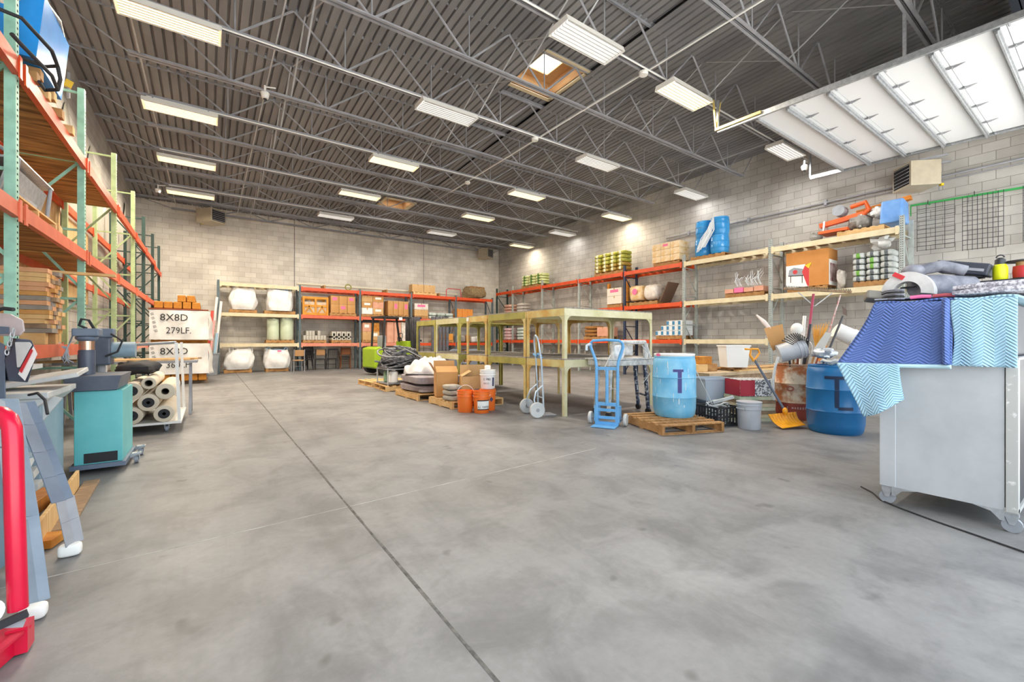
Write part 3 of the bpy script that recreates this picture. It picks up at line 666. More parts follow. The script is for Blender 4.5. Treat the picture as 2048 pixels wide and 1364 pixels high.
def wrap(label, z0, h, big, small, gr):
    t = thing('wrapped_bundle', label, 'timber bundle', (-.66, FY, z0), 0, gr)
    b = MB().grid(22, 12, lambda u, v: (-.66 + 1.32 * u, -.012 * math.sin(9 * u + 5 * v) - .01 * math.sin(17 * u - 9 * v), h * v))
    b.box(-.66, .66, .02, 1.9, .0, h); b.build('wrapper', M_WRAP, t, smooth=True)
    text('lettering', big, M_INK, .27, t, (-.12, -.028, h * .74), (R(90), 0, 0), sx=.95)
    text('lettering', small, M_INK, .25, t, (-.02, -.028, h * .30), (R(90), 0, 0), sx=.85)
    for k in range(5): text('side_lettering', 'III', M_INK, .10, t, (-.60 + .02 * k, -.028, h * (.85 - k * .14)), (R(90), R(70), 0))
    fl = MB().grid(8, 12, lambda u, v: (.66 + (.10 + .16 * (1 - v)) * (1 - abs(1 - 2 * u)) * .5 + .02 * math.sin(8 * v + 3), .0 + u * 1.2, -.02 + (h + .02) * v)); fl.build('loose_flap', M_WRAP, t, smooth=True, solid=.004)
    return t
wrap('lower white wrapped timber bundle lettered with 8X8D 360LF', .29, .86, '8X8D', '360LF.', 'white wrapped timber bundles')
wrap('upper white wrapped timber bundle lettered with 8X8D 279LF', 1.26, .82, '8X8D', '279LF.', 'white wrapped timber bundles')

# cart with paper rolls
ct = thing('roll_cart', 'white steel cart carrying fat paper rolls, on casters', 'cart', (-.86, 7.38, 0))
MB().box(-.46, .56, 0, 1.5, .11, .14).build('deck', M_WHITE, ct)
for x, y in ((-.38, .1), (.40, .1), (-.38, 1.4), (.40, 1.4)): caster(ct, x, y, .038)
hh = 1.2
for y in (.06, 1.45): MB().bar((.535, y, .14), (.50, y, hh), .05, .035).build('post', M_WHITE, ct)
MB().tube([(.50, .06, hh), (.05, .1, hh - .03), (-.22, .14, hh - .06)], .02, 8).build('handle_bar', M_GALV, ct, smooth=True)
MB().bar((-.22, .14, .66), (-.22, .14, hh - .06), .03).build('post', M_WHITE, ct)
M_ROLL = mat('paper_roll', '#c9bba4', '#d8ccb8', rough=.8, scale=2); M_CORE = mat('roll_core', '#6f6353', rough=.9)
def roll(x, z, r, cap, lab):
    t = thing('paper_roll', lab, 'roll', (x, 7.36, z), 0, 'paper rolls on the white cart')
    MB().lathe([(.04, 0), (r - .004, 0), (r, .006), (r, 1.34), (.04, 1.34)], 32, cap=False).build('paper', M_ROLL, t, smooth=True, rot=(R(-90), 0, 0))
    MB().lathe([(.04, 1.3), (.04, .001), (.044, -.001), (.047, .001)], 20, cap=False).build('core', M_CORE, t, smooth=True, rot=(R(-90), 0, 0))
    if cap:
        p = MB().lathe([(.02, .0), (.04, -.002), (.062, -.004), (.064, 0)], 24, cap=False)
        for k in range(6):
            a = k * PI / 3; p.cb((.042 * math.cos(a), .042 * math.sin(a), -.003), (.04, .014, .004), (0, 0, a))
        p.build('end_plug', M_INK, t, rot=(R(-90), 0, 0))
    return t
fy = 7.36
for (u, z, r, cap, lab) in ((263.5, .254, .1115, 1, 'fat paper roll at bottom left of the cart'), (328, .254, .1115, 1, 'fat paper roll at bottom right of the cart'), (296.5, .414, .1115, 1, 'fat paper roll in the middle of the pile on cart'),
                            (263, .574, .1115, 1, 'fat paper roll at upper left of the cart'), (297.5, .668, .079, 0, 'slim paper roll with an open core on top of pile'), (330.5, .55, .105, 0, 'tan paper roll with an open core at upper right')):
    roll(ony(u, 600, fy).x, z, r, cap, lab)
tag(MB().ball((0, 0, 0), (.22, .3, .09), 18, 9, .8, .12, 4).build('black_bag', M_RUBBER, None, smooth=True, loc=(-.80, 7.9, .85)), 'crumpled black bag lying on top of the paper rolls', 'bag')
for k in range(4):
    tag(MB().box(-.95, .80, -.06, .06, 0, .028).build('lumber_board', [M_WOODP, M_WOOD, M_WOODP, M_WOODG][k], None, loc=(-1.05 + .05 * k, 9.03 + k * .14, .90 + .001 * k), rz=R(3)), 'long pale board lying on trestle behind the cart, ' + ['nearest', 'second', 'third', 'farthest'][k], 'board', 'boards lying on the grey trestle')
t = thing('sawhorse', 'grey steel trestle behind the roll cart holding up boards', 'trestle', (-1.0, 9.22, 0))
for x in (-.75, .75):
    for s in (-1, 1): MB().bar((x, s * .25, 0), (x, s * .03, .88), .04).build('leg', M_STEEL, t)
MB().box(-.85, .85, -.3, .3, .86, .90).build('top_rail', M_STEEL, t)
# clutter of bagged goods on the lower shelf beyond
M_JUNK = mat('dusty_grey_bag', '#6f6b66', '#a39d95', rough=.7, scale=6, bump=.4)
for k in range(5):
    tag(MB().ball((0, 0, .12), (.2, .17, .15), 14, 8, .8, .1, k).build('grey_bag', M_JUNK, None, smooth=True, loc=(-1.72, 10.98 + k * .40, .635)), 'dusty grey bag on the pallet below left racks, ' + ['nearest', 'second', 'third', 'fourth', 'farthest'][k], 'bag', 'dusty bags below the left racks')
for k in range(2): carton('flat grey crate under the dusty bags, ' + ('near' if k == 0 else 'far'), (-1.72, 11.2 + k * 1.1, 0), (.56, .95, .58), 0, M_WOODG, 'crates below the left racks', tape=False, name='wooden_crate')

# grey waste bin with long wrapped tubes
p = (.02, 18.75)
t = thing('waste_bin', 'round grey plastic waste bin holding long wrapped tubes', 'bin', (p[0], p[1], 0))
MB().lathe([(.22, 0), (.24, .01), (.29, .74), (.31, .75), (.31, .79), (.28, .79), (.23, .03), (.01, .03)], 28).build('bin_body', M_GREY, t, smooth=True)
tc = [('#e9e7e4', 'white'), ('#d9534a', 'red'), ('#e7a7a2', 'pink'), ('#9fc0d6', 'pale blue'), ('#efe9e4', 'cream')]
for k, (c, nm) in enumerate(tc):
    x, y = [(-.02, .12), (-.11, .02), (-.03, -.08), (.09, -.12), (.12, .04)][k]
    tag(MB().tube([(x, y, .05), (x + .09 * [2.8, 2.3, 1.95, 1.5, 2.65][k], y + .02, [2.8, 2.3, 1.95, 1.5, 2.65][k])], .042, 8).build('tube_box', mat('tube_' + nm.replace(' ', '_'), c, rough=.6), None, smooth=True, loc=(p[0], p[1], 0)), nm + ' long tube package leaning out of the grey waste bin', 'tube', 'long tubes in the grey waste bin')
# ------------------------------------------------------------------ left: machines near the camera
def atd(u, v, t): d = ray(u, v); return V((d.x * t, d.y * t, CAM_H + d.z * t))
M_TEAL = mat('teal_enamel', '#5cb3b6', '#6fc3c4', rough=.4, scale=2); M_SLATE = mat('slate_enamel', '#5d6a7c', '#6f7c8d', rough=.45, scale=4)
M_BLUEG = mat('blue_grey_enamel', '#7d93a1', '#8fa4b1', rough=.45, scale=3); M_CAST = mat('cast_iron_grey', '#b9bbba', '#cdcecb', rough=.45, scale=5); M_CHAR = mat('charcoal_enamel', '#444c5b', '#525a69', rough=.4, scale=5)
M_REDL = mat('red_label', '#c8363a', rough=.5); M_REDT = mat('red_enamel', '#d3123a', '#c30f33', rough=.28, scale=3)
# teal cabinet sander with column
t = thing('spindle_sander', 'teal steel cabinet machine with slate tray, column and motor head', 'machine', (-.83, 5.47, 0))
MB().box(-.165, .165, 0, .66, .09, .76).build('cabinet', M_TEAL, t, bevel=.004)
MB().box(-.10, .13, -.003, .0, .10, .19).build('opening', M_INK, t)
MB().box(-.19, .19, -.03, .70, .05, .09).build('base_frame', M_SLATE, t)
b = MB().prism([(-.23, .90), (-.205, .765), (.13, .765), (.16, .90)], -.04, .62, 'y'); b.build('tray', M_CHAR, t, bevel=.004)
for k in range(3): MB().lathe([(.016, 0), (.016, .004), (.001, .004)], 12).build('sticker', M_PAPER, t, loc=(-.12 + k * .036, -.03, .79), rot=(R(82), 0, 0)); 
col = MB().lathe([(.063, .9), (.063, 1.13), (.055, 1.13), (.055, 1.22)], 24, (-.13, .3, 0)); col.build('column', M_CHAR, t, smooth=True)
MB().lathe([(.056, 1.135), (.056, 1.22)], 24, (-.13, .3, 0)).build('sleeve', mat('copper_sleeve', '#c8a58c', rough=.25, metal=.8), t, smooth=True)
h = MB().lathe([(.06, 1.22), (.085, 1.24), (.085, 1.265)], 20, (-.13, .3, 0)).box(-.22, -.03, .2, .4, 1.265, 1.34); h.build('motor_head', M_SLATE, t, bevel=.012)
MB().tube([(-.13, .3, 1.34), (-.18, .28, 1.37), (-.16, .26, 1.43), (-.11, .26, 1.42), (-.08, .3, 1.34)], .012, 8).build('handle', M_RUBBER, t, smooth=True)
for k in range(3):
    MB().tube([(-.21, .22, 1.28), (-.23, .2, 1.2), (-.245, .18, 1.14), (-.225 - .02 * k, .15, 1.07), (-.255 + .03 * k, .15, 1.02), (-.27 + .01 * k, .16, 1.06), (-.235, .18, 1.13), (-.26 - .01 * k, .2, 1.17)], .0065, 6).build('power_cord', M_GREY, t, smooth=True)
for x, y in ((.24, .62), (.24, .25), (-.14, .6)): caster(t, x, y, .035)
for y in (.25, .62): MB().bar((.19, y, .07), (.27, y, .10), .03).build('caster_arm', M_GALV, t)
# motor on a stand behind it
t = thing('drill_motor', 'dark grey electric motor drill head behind the teal machine', 'machine', (-.99, 6.62, 0))
MB().box(-.14, .14, -.14, .14, 0, .02).cyl((0, 0, .02), (0, 0, .95), .04).build('stand', M_STEEL, t)
MB().box(-.16, .10, -.12, .12, .95, 1.26).build('gear_case', M_CHAR, t, bevel=.02)
MB().cyl((.10, 0, 1.12), (.30, 0, 1.12), .09, 20).build('motor', M_BLUEG, t, smooth=True)
MB().box(-.04, .12, -.08, .08, 1.26, 1.36).build('belt_cover', M_SLATE, t, bevel=.01)
MB().tube([(.1, -.1, 1.3), (.2, -.14, 1.22), (.16, -.15, 1.1), (.06, -.14, 1.05)], .01, 6).build('cable', M_RUBBER, t, smooth=True)
# blue grey cabinet saw
t = thing('table_saw', 'blue grey cabinet saw with cast iron table and black ball lever', 'machine', (-1.32, 4.64, 0))
MB().box(-.38, .30, 0, .62, .04, .74).build('cabinet', M_BLUEG, t, bevel=.006)
MB().box(-.36, -.12, -.004, 0, .05, .50).build('opening', M_INK, t)
MB().cb((-.24, -.03, .60), (.26, .012, .20), (0, 0, 0)).build('access_plate', M_CAST, t)
MB().box(-.5, .36, -.1, .72, .80, .845).prism([(-.5, .80), (.36, .80), (.30, .74), (-.4, .74)], -.08, .66, 'y').build('table', M_CAST, t, bevel=.006)
MB().prism([(.30, .82), (.40, .78), (.30, .62), (.10, .62)], .05, .09, 'y').build('wing_bracket', M_CAST, t)
MB().cb((.1, .35, .90), (.75, .40, .035), (R(4), R(-10), 0)).build('mitre_table', M_CAST, t, bevel=.006)
MB().lathe([(.09, .92), (.09, .96), (.055, .965), (.055, .99), (.1, .995)], 22, (.02, .45, 0)).box(-.1, .18, .3, .6, .995, 1.03).build('turntable', M_CAST, t, smooth=True)
MB().tube([(.16, -.02, .54), (.21, -.09, .60), (.27, -.14, .67)], .009, 8).build('lever', M_CHROME, t, smooth=True)
MB().ball((.285, -.15, .685), (.022, .022, .018)).build('lever_knob', M_RUBBER, t, smooth=True)
MB().cb((.15, -.02, .53), (.07, .05, .08)).build('lever_box', mat('rusty_bracket', '#8d7f75', rough=.7), t)
for k in range(3): MB().cb((.24 - .02 * k, -.09, .18 + .085 * k), (.16, .14, .05), (R(8 * k), R(5 - 9 * k), 0)).build('bracket', M_CAST, t)
MB().box(-.36, .28, .0, .6, 0, .04).build('base', M_STEEL, t)
t = thing('guard_assembly', 'pale grey saw guard with round ring lying on cast iron table', 'saw guard', (-1.66, 6.0, .0))
MB().cyl((0, .0, 0), (0, .0, .85), .05).box(-.2, .2, -.15, .15, 0, .03).build('pedestal', M_STEEL, t)
MB().tube([(.16 * math.cos(a * PI / 8), .0, .975 + .09 * math.sin(a * PI / 8)) for a in range(16)], .022, 8, True).build('ring', M_CAST, t, smooth=True)
MB().box(-.2, .2, -.12, .12, .85, .88).build('plate', M_CAST, t); MB().ball((.15, .10, .93), (.07, .06, .05), bump=.2).build('cloth', M_RUBBER, t, smooth=True)
# portable band saw with labelled head on splayed steel legs
t = thing('band_saw', 'grey band saw with red and white label on curved steel legs', 'machine', (-.80, 2.95, 0))
O = V((-.80, 2.95, 0))
def L(u, v, d): return tuple(atd(u, v, d) - O)
hd = [(10, 720), (18, 762), (56, 765), (74, 705), (63, 680), (34, 678)]
f = [L(u, v, 2.72) for u, v in hd]; bk = [L(u - 10, v - 2, 2.92) for u, v in hd]; n = len(hd)
MB().add(f + bk, [tuple(range(n)), tuple(range(n, 2 * n))[::-1]] + [(i, i + n, (i + 1) % n + n, (i + 1) % n) for i in range(n)]).build('saw_head', M_CHAR, t, bevel=.006)
MB().add([L(u, v, d) for d in (2.685, 2.70) for u, v in ((36, 748), (67, 692), (75, 708), (50, 762))], [(0, 1, 2, 3), (7, 6, 5, 4), (0, 4, 5, 1), (1, 5, 6, 2), (2, 6, 7, 3), (3, 7, 4, 0)]).build('label_plate', M_PAPER, t)
MB().add([L(u, v, d) for d in (2.678, 2.69) for u, v in ((38, 742), (62, 697), (66, 701), (43, 746))], [(0, 1, 2, 3), (7, 6, 5, 4), (0, 4, 5, 1), (1, 5, 6, 2), (2, 6, 7, 3), (3, 7, 4, 0)]).build('red_stripe', M_REDL, t)
MB().add([L(u, v, d) for d in (2.68, 2.9) for u, v in ((30, 684), (60, 684), (64, 690), (40, 735), (34, 735))], [(0, 1, 2, 3, 4), (9, 8, 7, 6, 5)] + [(i, i + 5, (i + 1) % 5 + 5, (i + 1) % 5) for i in range(5)]).build('head_cover', M_CAST, t, bevel=.004)
MB().add([L(u, v, d) for d in (2.75, 2.95) for u, v in ((-10, 625), (22, 628), (47, 640), (50, 662), (40, 672), (-10, 672))], [tuple(range(6)), tuple(range(6, 12))[::-1]] + [(i, i + 6, (i + 1) % 6 + 6, (i + 1) % 6) for i in range(6)]).build('upper_housing', mat('pinkish_enamel', '#c9bcbb', '#b5a8a8', rough=.5, scale=6), t, bevel=.01)
MB().add([L(u, v, d) for d in (2.74, 2.76) for u, v in ((-10, 652), (18, 654), (18, 668), (-10, 668))], [(0, 1, 2, 3), (7, 6, 5, 4), (0, 4, 5, 1), (1, 5, 6, 2), (2, 6, 7, 3), (3, 7, 4, 0)]).build('side_plate', M_SLATE, t)
MB().tube([L(-4, 620, 2.7), L(8, 617, 2.7), L(27, 619, 2.7)], .012, 8).build('handle', M_RUBBER, t, smooth=True)
for k in range(6):
    u, v = 27 - k * 2.6, 662 + k * 8.5; a = L(u, v, 2.69)
    MB().tube([(a[0] + .008 * math.cos(q * PI / 4) * (1 if k % 2 else .3), a[1] + .008 * math.cos(q * PI / 4) * (0 if k % 2 else 1), a[2] + .018 * math.sin(q * PI / 4)) for q in range(8)], .004, 6, True).build('chain_link', M_GALV, t, smooth=True)
MB().add([L(u, v, d) for d in (2.75, 2.92) for u, v in ((-30, 668), (10, 690), (12, 800), (-30, 815))], [(0, 1, 2, 3), (7, 6, 5, 4), (0, 4, 5, 1), (1, 5, 6, 2), (2, 6, 7, 3), (3, 7, 4, 0)]).build('frame_arm', M_SLATE, t, bevel=.008)
MB().add([L(u, v, d) for d in (2.6, 2.92) for u, v in ((-30, 805), (48, 806), (52, 824), (-30, 838))], [(0, 1, 2, 3), (7, 6, 5, 4), (0, 4, 5, 1), (1, 5, 6, 2), (2, 6, 7, 3), (3, 7, 4, 0)]).build('saw_bed', M_BLUEG, t, bevel=.004)
MB().tube([L(58, 790, 2.75), L(75, 786, 2.7), L(90, 800, 2.65), L(95, 828, 2.6)], .008, 8).build('hose', M_RUBBER, t, smooth=True)
def channel(name, pts, m, wl=.075, hl=.018):
    """folded steel leg: a face and a flange following one path"""
    b = MB(); P = [V(p) for p in pts]
    for a, c in zip(P[:-1], P[1:]):
        b.bar(a, c, wl, .006, up=(1, -.6, 0)); b.bar(a + V((.02, .035, 0)), c + V((.02, .035, 0)), .006, .07, up=(.8, .6, 0))
    return b.build(name, m, t, bevel=.002)
channel('leg', [L(40, 806, 2.50), L(58, 850, 2.48), L(80, 905, 2.46), L(100, 955, 2.45), L(118, 1004, 2.44)], M_SLATE, .085)
channel('lower_leg', [L(120, 1000, 2.45), L(130, 1045, 2.45), L(140, 1092, 2.45)], M_STEEL, .05)
e = L(140, 1100, 2.46); MB().ball((e[0], e[1], .036), (.05, .036, .034), 16, 10, .5).build('foot_pad', M_PAPER, t, smooth=True)
# second splayed leg and its foot in the foreground
channel('leg', [L(2, 800, 2.25), L(18, 900, 2.12), L(40, 1040, 2.0), L(62, 1215, 1.92)], mat('steel_blue_leg', '#73818e', '#8492a0', rough=.4, scale=4), .11)
e = L(66, 1236, 1.9); MB().ball((e[0], e[1], .032), (.045, .036, .03), 16, 10, .5).build('foot_pad', M_PAPER, t, smooth=True)
MB().bar(L(-30, 940, 2.6), L(70, 905, 2.9), .12, .01).build('brace', M_BLUEG, t)
MB().add([L(u, v, d) for d in (2.25, 2.27) for u, v in ((-60, 860), (14, 850), (34, 1110), (-60, 1190))], [(0, 1, 2, 3), (7, 6, 5, 4), (0, 4, 5, 1), (1, 5, 6, 2), (2, 6, 7, 3), (3, 7, 4, 0)]).build('side_panel', M_BLUEG, t)
# loose boards and blocks on the floor beneath
def board(p, q, w, h, m, lab, up=(0, 0, 1)):
    p, q = V(p), V(q); c = (p + q) / 2; o = MB().bar(p - c, q - c, w, h, up).build('wooden_board', m, None, bevel=.003); o.location = c
    return tag(o, lab, 'board')
board(onz(66, 1085, .10), onz(155, 960, .07), .022, .16, M_WOODP, 'pale board standing on edge on the floor below the band saw')
board(onz(122, 1062, .012), onz(184, 962, .012), .10, .022, M_WOODG, 'flat weathered board on the floor left of the open aisle')
board(atd(40, 1028, 2.75), atd(104, 985, 3.0), .10, .09, mat('amber_block', '#b9742c', '#9c5d20', rough=.6, scale=5, stretch=(1, 6, 1)), 'amber timber block wedged beneath the band saw legs')
board(onz(80, 1092, .03), onz(112, 1070, .03), .10, .05, M_ORW, 'short orange block on the floor below the pale board')
# red tube cart at the picture edge
t = thing('hand_cart', 'bright red tube framed hand cart at the left picture edge', 'cart', (-.62, 2.46, 0))
O = V((-.62, 2.46, 0))
MB().tube([L(-90, 822, 1.72), L(-20, 824, 1.7), L(4, 828, 1.69), L(17, 838, 1.68), L(24, 856, 1.675), L(26, 885, 1.67), L(30, 1040, 1.66), L(36, 1218, 1.655)], .0285, 18).build('push_bar', M_REDT, t, smooth=True)
p0, p1, p2 = L(40, 1290, 1.70), L(-70, 1365, 1.5), L(-70, 1300, 1.8)
MB().bar((p0[0], p0[1], .055), (p1[0], p1[1] - .1, .055), .012, .09).bar((p0[0], p0[1], .095), (p1[0], p1[1] - .1, .095), .07, .01).build('base_rail', M_REDT, t)
MB().bar((-.32, p0[1], .05), (p0[0], p0[1], .05), .06, .09).build('cross_rail', M_REDT, t)
MB().box(p0[0] - .03, p0[0] + .03, p0[1] - .04, p0[1] + .04, .01, .11).build('foot', M_REDT, t)
for x, y in ((-.2, .05), (-.2, -.35)): caster(t, x - .1, y, .03)
q = atd(4, 1215, 1.62)
tag(MB().lathe([(.03, -.05), (.05, -.05), (.05, .05), (.03, .05)], 20, cap=False).build('tape_roll', M_PAPER, None, smooth=True, loc=(q.x - .06, q.y, q.z + .0), rot=(R(90), 0, R(40))), 'white tape roll lying on the red cart base', 'tape roll')
q = atd(20, 1250, 1.6)
c = thing('spring_clamp', 'black spring clamp lying on the red cart base', 'clamp', (q.x - .03, q.y, q.z))
MB().bar((-.09, 0, -.02), (.07, .02, .02), .018, .026).build('jaw', M_RUBBER, c); MB().bar((-.09, .02, .03), (.06, .03, -.02), .016, .022).build('jaw', M_STEEL, c)
# ------------------------------------------------------------------ goods on the back racks (front plane y = 19.4)
BY = 19.78                                                          # centre line of the shelves
def bx(u, y=19.42): return ony(u, 600, y).x
def bz(u, v, y=19.42): return ony(u, v, y).z
Z1, Z2, Z3 = 1.13, 2.29, 3.42
def fit(a, b, L, off):
    """keep a load clear of the upright frames of its bay"""
    c = (a + b) / 2; k = max(i for i in range(len(L) - 1) if L[i] <= c); lo, hi = L[k] + .06, L[k + 1] - .06; w = min(b - a, hi - lo); c = min(max(c, lo + w / 2), hi - w / 2); return c - w / 2, c + w / 2
def bpal(label, u0, u1, z, m=None):
    x0, x1 = fit(bx(u0), bx(u1), BX, 0); return pallet(label, ((x0 + x1) / 2, BY, z + (.003 if z else 0)), 0, math.floor((x1 - x0) * 10) / 10, .58, m, 'pallets on the back racks', 6), (x0 + x1) / 2
_, x = bpal('pallet under the left white bulk bag on the upper back shelf', 456, 517, Z2); bulk_bag('slumped white bulk bag on the upper back shelf, left one', (x, BY, Z2 + .136), 0, .44, .86, .0, 1, loops=False)
_, x = bpal('pallet under the right white bulk bag on the upper back shelf', 529, 592, Z2); bulk_bag('white bulk bag with pale blue loops on the upper back shelf', (x, BY, Z2 + .136), 0, .46, .84, 0, 2, blue=True, slump=.4)
_, x = bpal('pallet on the floor under the left white bulk bag', 445, 507, 0); bulk_bag('white bulk bag leaning left on the floor under the cream rack', (x, BY, .134), 0, .47, .76, .10, 3)
_, x = bpal('pallet on the floor under the tagged white bulk bag', 530, 580, 0)
b = bulk_bag('white bulk bag with a pink tag on the floor under the cream rack', (x, BY, .134), 0, .46, .75, 0, 4, blue=True, slump=.6); MB().box(-.02, .12, -.455, -.44, .66, .72).build('pink_tag', M_PINKL, b)
M_TANK = mat('pale_green_plastic', '#c9d6ba', '#d7e0c8', rough=.35, scale=2)
_, x = bpal('pallet under the two pale green tanks on the lower back shelf', 532, 590, Z1)
for k, (u0, u1, v) in enumerate(((535, 561, 636), (562, 590, 633))):
    r = (bx(u1) - bx(u0)) / 2 - .01; c = (bx(u0) + bx(u1)) / 2; h = bz(550, v) - Z1 - .14
    o = MB().lathe([(r - .02, 0), (r, .03), (r, h - .05), (r - .03, h - .01), (r - .06, h), (.01, h)], 32).build('plastic_tank', M_TANK, None, smooth=True, loc=(c, BY, Z1 + .136)); tag(o, 'pale green round plastic tank on the lower back shelf, ' + ('left' if k == 0 else 'right, taller one'), 'tank', 'pale green tanks on the lower back shelf')
# wooden crate and cartons on the upper level
t = thing('wooden_crate', 'open slatted orange wood crate on the upper back shelf', 'crate', ((bx(602) + bx(654)) / 2 + .06, BY, Z2 + .004))
w = bx(654) - bx(602); h = bz(602, 592) - Z2; MC = mat('crate_pine', '#d8993c', '#c5832c', rough=.8, scale=4)
for s in (-1, 1):
    for xx in (-w / 2 + .04, 0, w / 2 - .04): MB().box(xx - .04, xx + .04, s * .34 - .012, s * .34 + .012, 0, h).build('post', MC, t)
    for zz in (.05, h * .5, h - .05): MB().box(-w / 2, w / 2, s * .34 - .016 - .012 * s, s * .34 + .016 - .012 * s, zz - .045, zz + .045).build('rail', MC, t)
    for xx in (-w * .25, w * .25): MB().bar((xx - .15, s * .335, .1), (xx + .02, s * .335, h * .5), .02, .05).bar((xx + .15, s * .335, .1), (xx - .02, s * .335, h * .5), .02, .05).build('brace', MC, t)
MB().box(-w / 2 + .05, w / 2 - .05, -.32, .32, .03, h * .72).build('contents', mat('papery_goods', '#d9c6ac', '#b79f84', rough=.8, scale=5), t)
def cstack(pfx, u0, u1, z0, v, nx, nz, m, lab=None, pal=True, grp=None, ms=None, y=None, d=.56):
    """cartons in columns and tiers on a shelf"""
    x0, x1 = fit(bx(u0) - .04, bx(u1) + .04, BX, 0); zt = bz(u0, v); z0 += .003
    if pal: pallet('pallet under the ' + pfx, ((x0 + x1) / 2, BY, z0), 0, math.floor((x1 - x0) * 10) / 10, .58, None, 'pallets on the back racks', 6); z0 += .131
    x0, x1 = x0 + .04, x1 - .04; w = (x1 - x0) / nx; h = (zt - z0) / nz
    cols = ['left', 'middle', 'right'] if nx == 3 else ['left', 'right'] if nx == 2 else ['leftmost', 'inner left', 'inner right', 'rightmost'] if nx == 4 else ['single']
    tiers = {1: [''], 2: ['lower ', 'upper '], 3: ['lowest ', 'middle-tier ', 'top ']}[nz]
    for j in range(nz):
        for i in range(nx):
            mm = ms[(j * nx + i) % len(ms)] if ms else m
            carton('%s carton of the %s' % ((tiers[j] + cols[i]).strip(), pfx), (x0 + w * (i + .5), BY, z0 + h * j), (w - .012, d, h - .004), 0, mm, grp or pfx, lab=lab if (i + j) % 2 else None)
M_CARDP = mat('pinkish_carton', '#dca58c', '#d0967c', rough=.8, scale=3)
cstack('brown carton pile beside the slatted crate', 662, 712, Z2, 590, 3, 2, M_CARD, M_PINKL)
cstack('mixed white and brown carton pile on the third upper bay', 724, 768, Z2, 590, 2, 3, M_CARD, M_PAPER, ms=[M_PAPER, M_CARD2, M_CARD, M_CARDP, M_CARD2, M_CARD])
cstack('tall brown carton row above the forklift', 779, 820, Z2, 601, 4, 1, M_CARD, M_PINKL)
M_FILM = mat('stretch_film', '#e6e0d8', '#cfc2b4', rough=.25, scale=9, bump=.3, detail=6)
cstack('small white wrapped carton pile above the forklift mast', 830, 858, Z2, 606, 1, 2, M_CARD2, M_PINKL, ms=[M_CARD2, M_FILM])
gb = mat('pale_green_bag', '#a9bcb4', '#d3d9d4', rough=.5, scale=6)
for k in range(6): sack('pale green flat bag on upper back shelf, ' + ['lower left', 'lower middle', 'lower right', 'upper left', 'upper middle', 'upper right'][k], (bx(868) + (k % 3) * .46, BY, Z2 + .003 + (.16 if k > 2 else 0)), (.45, .62, .16), 0, gb, 'pale green bags on the upper back shelf', sd=k)
cstack('orange box row with a red base in the far corner bay', 916, 948, Z2, 617, 3, 1, mat('orange_box', '#e08f3d', rough=.6), pal=False, d=.5)
# lower level
M_BLK = mat('pale_block', '#c3bfb5', '#b3aea3', rough=.9, scale=9)
pallet('pallet under the grey block pile on lower back shelf', ((bx(607) + bx(653)) / 2, BY, Z1 + .003), 0, round(bx(653) - bx(607), 1), .58, None, 'pallets on the back racks', 6)
x0, x1 = bx(607), bx(653); n = 8; wd = (x1 - x0) / n
for i in range(n):
    for j in range(2):
        if j and i not in (1, 2, 3, 5): continue
        tag(MB().box(-wd / 2 + .005, wd / 2 - .005, -.3, .3, 0, .19).build('concrete_block', M_BLK, None, bevel=.008, loc=(x0 + wd * (i + .5), BY, Z1 + .136 + .192 * j)), 'pale grey block on lower back shelf pallet, %s row, %s' % ('upper' if j else 'lower', ['first from left', 'second from left', 'third from left', 'fourth from left', 'fourth from right', 'third from right', 'second from right', 'first from right'][i]), 'block', 'pale grey blocks on the lower back shelf')
pallet('pallet under the hollow blocks on lower back shelf', ((bx(664) + bx(703)) / 2, BY, Z1 + .003), 0, round(bx(703) - bx(664), 1), .58, None, 'pallets on the back racks', 6)
x0, x1 = bx(664), bx(703); wd = (x1 - x0) / 4
for i in range(4):
    t = thing('hollow_block', 'hollow white block with dark openings on lower back shelf, ' + ['leftmost', 'second from left', 'third from left', 'rightmost'][i], 'block', (x0 + wd * (i + .5), BY, Z1 + .136), 0, 'hollow white blocks on the lower back shelf')
    h = .36; b = MB()
    b.box(-wd / 2 + .01, wd / 2 - .01, -.3, .3, 0, .04).box(-wd / 2 + .01, wd / 2 - .01, -.3, .3, h - .08, h).box(-wd / 2 + .01, -wd / 2 + .06, -.3, .3, .04, h - .08).box(wd / 2 - .06, wd / 2 - .01, -.3, .3, .04, h - .08).box(-wd / 2 + .01, wd / 2 - .01, -.3, .3, .10, .16)
    b.build('shell', M_BLK, t); MB().box(-wd / 2 + .06, wd / 2 - .06, -.1, .28, .16, h - .08).build('opening', M_INK, t)
cstack('mixed carton pile on the lower shelf left of the forklift', 726, 760, Z1, 645, 2, 2, M_CARDP, M_PAPER, ms=[M_CARD2, M_CARD2, M_CARDP, M_ORW])
tag(MB().box(-.40, .40, -.3, .3, 0, .12).build('black_box', M_INK, None, loc=(bx(741), BY, bz(741, 645) + .0), bevel=.01), 'flat black box on top of the mixed cartons left of forklift', 'box')
t = thing('paper_bale', 'tall paper wrapped bale on the lower shelf seen through the forklift', 'bale', ((bx(776) + bx(816)) / 2, BY, Z1 + .003), 0)
for k in range(3): MB().box(-.5 + k * .34, -.5 + k * .34 + .32, -.3, .3, 0, .95).build('wrapped_pack', M_FILM if k == 2 else M_CARDP, t, bevel=.01)
cstack('orange wrapped carton row on lower back shelf behind the steel tables', 873, 908, Z1, 667, 2, 1, mat('orange_film_box', '#e3a14b', '#d68f36', rough=.4, scale=6))
random.seed(5)
jm = [mat('dusty_white_bag', '#d6d1c9', '#b8b0a6', rough=.6, scale=7, bump=.3), M_JUNK, mat('brown_paper_bag', '#a8794c', rough=.8), mat('pale_film_bag', '#e4e3e0', '#c9c8c5', rough=.3, scale=8, bump=.4)]
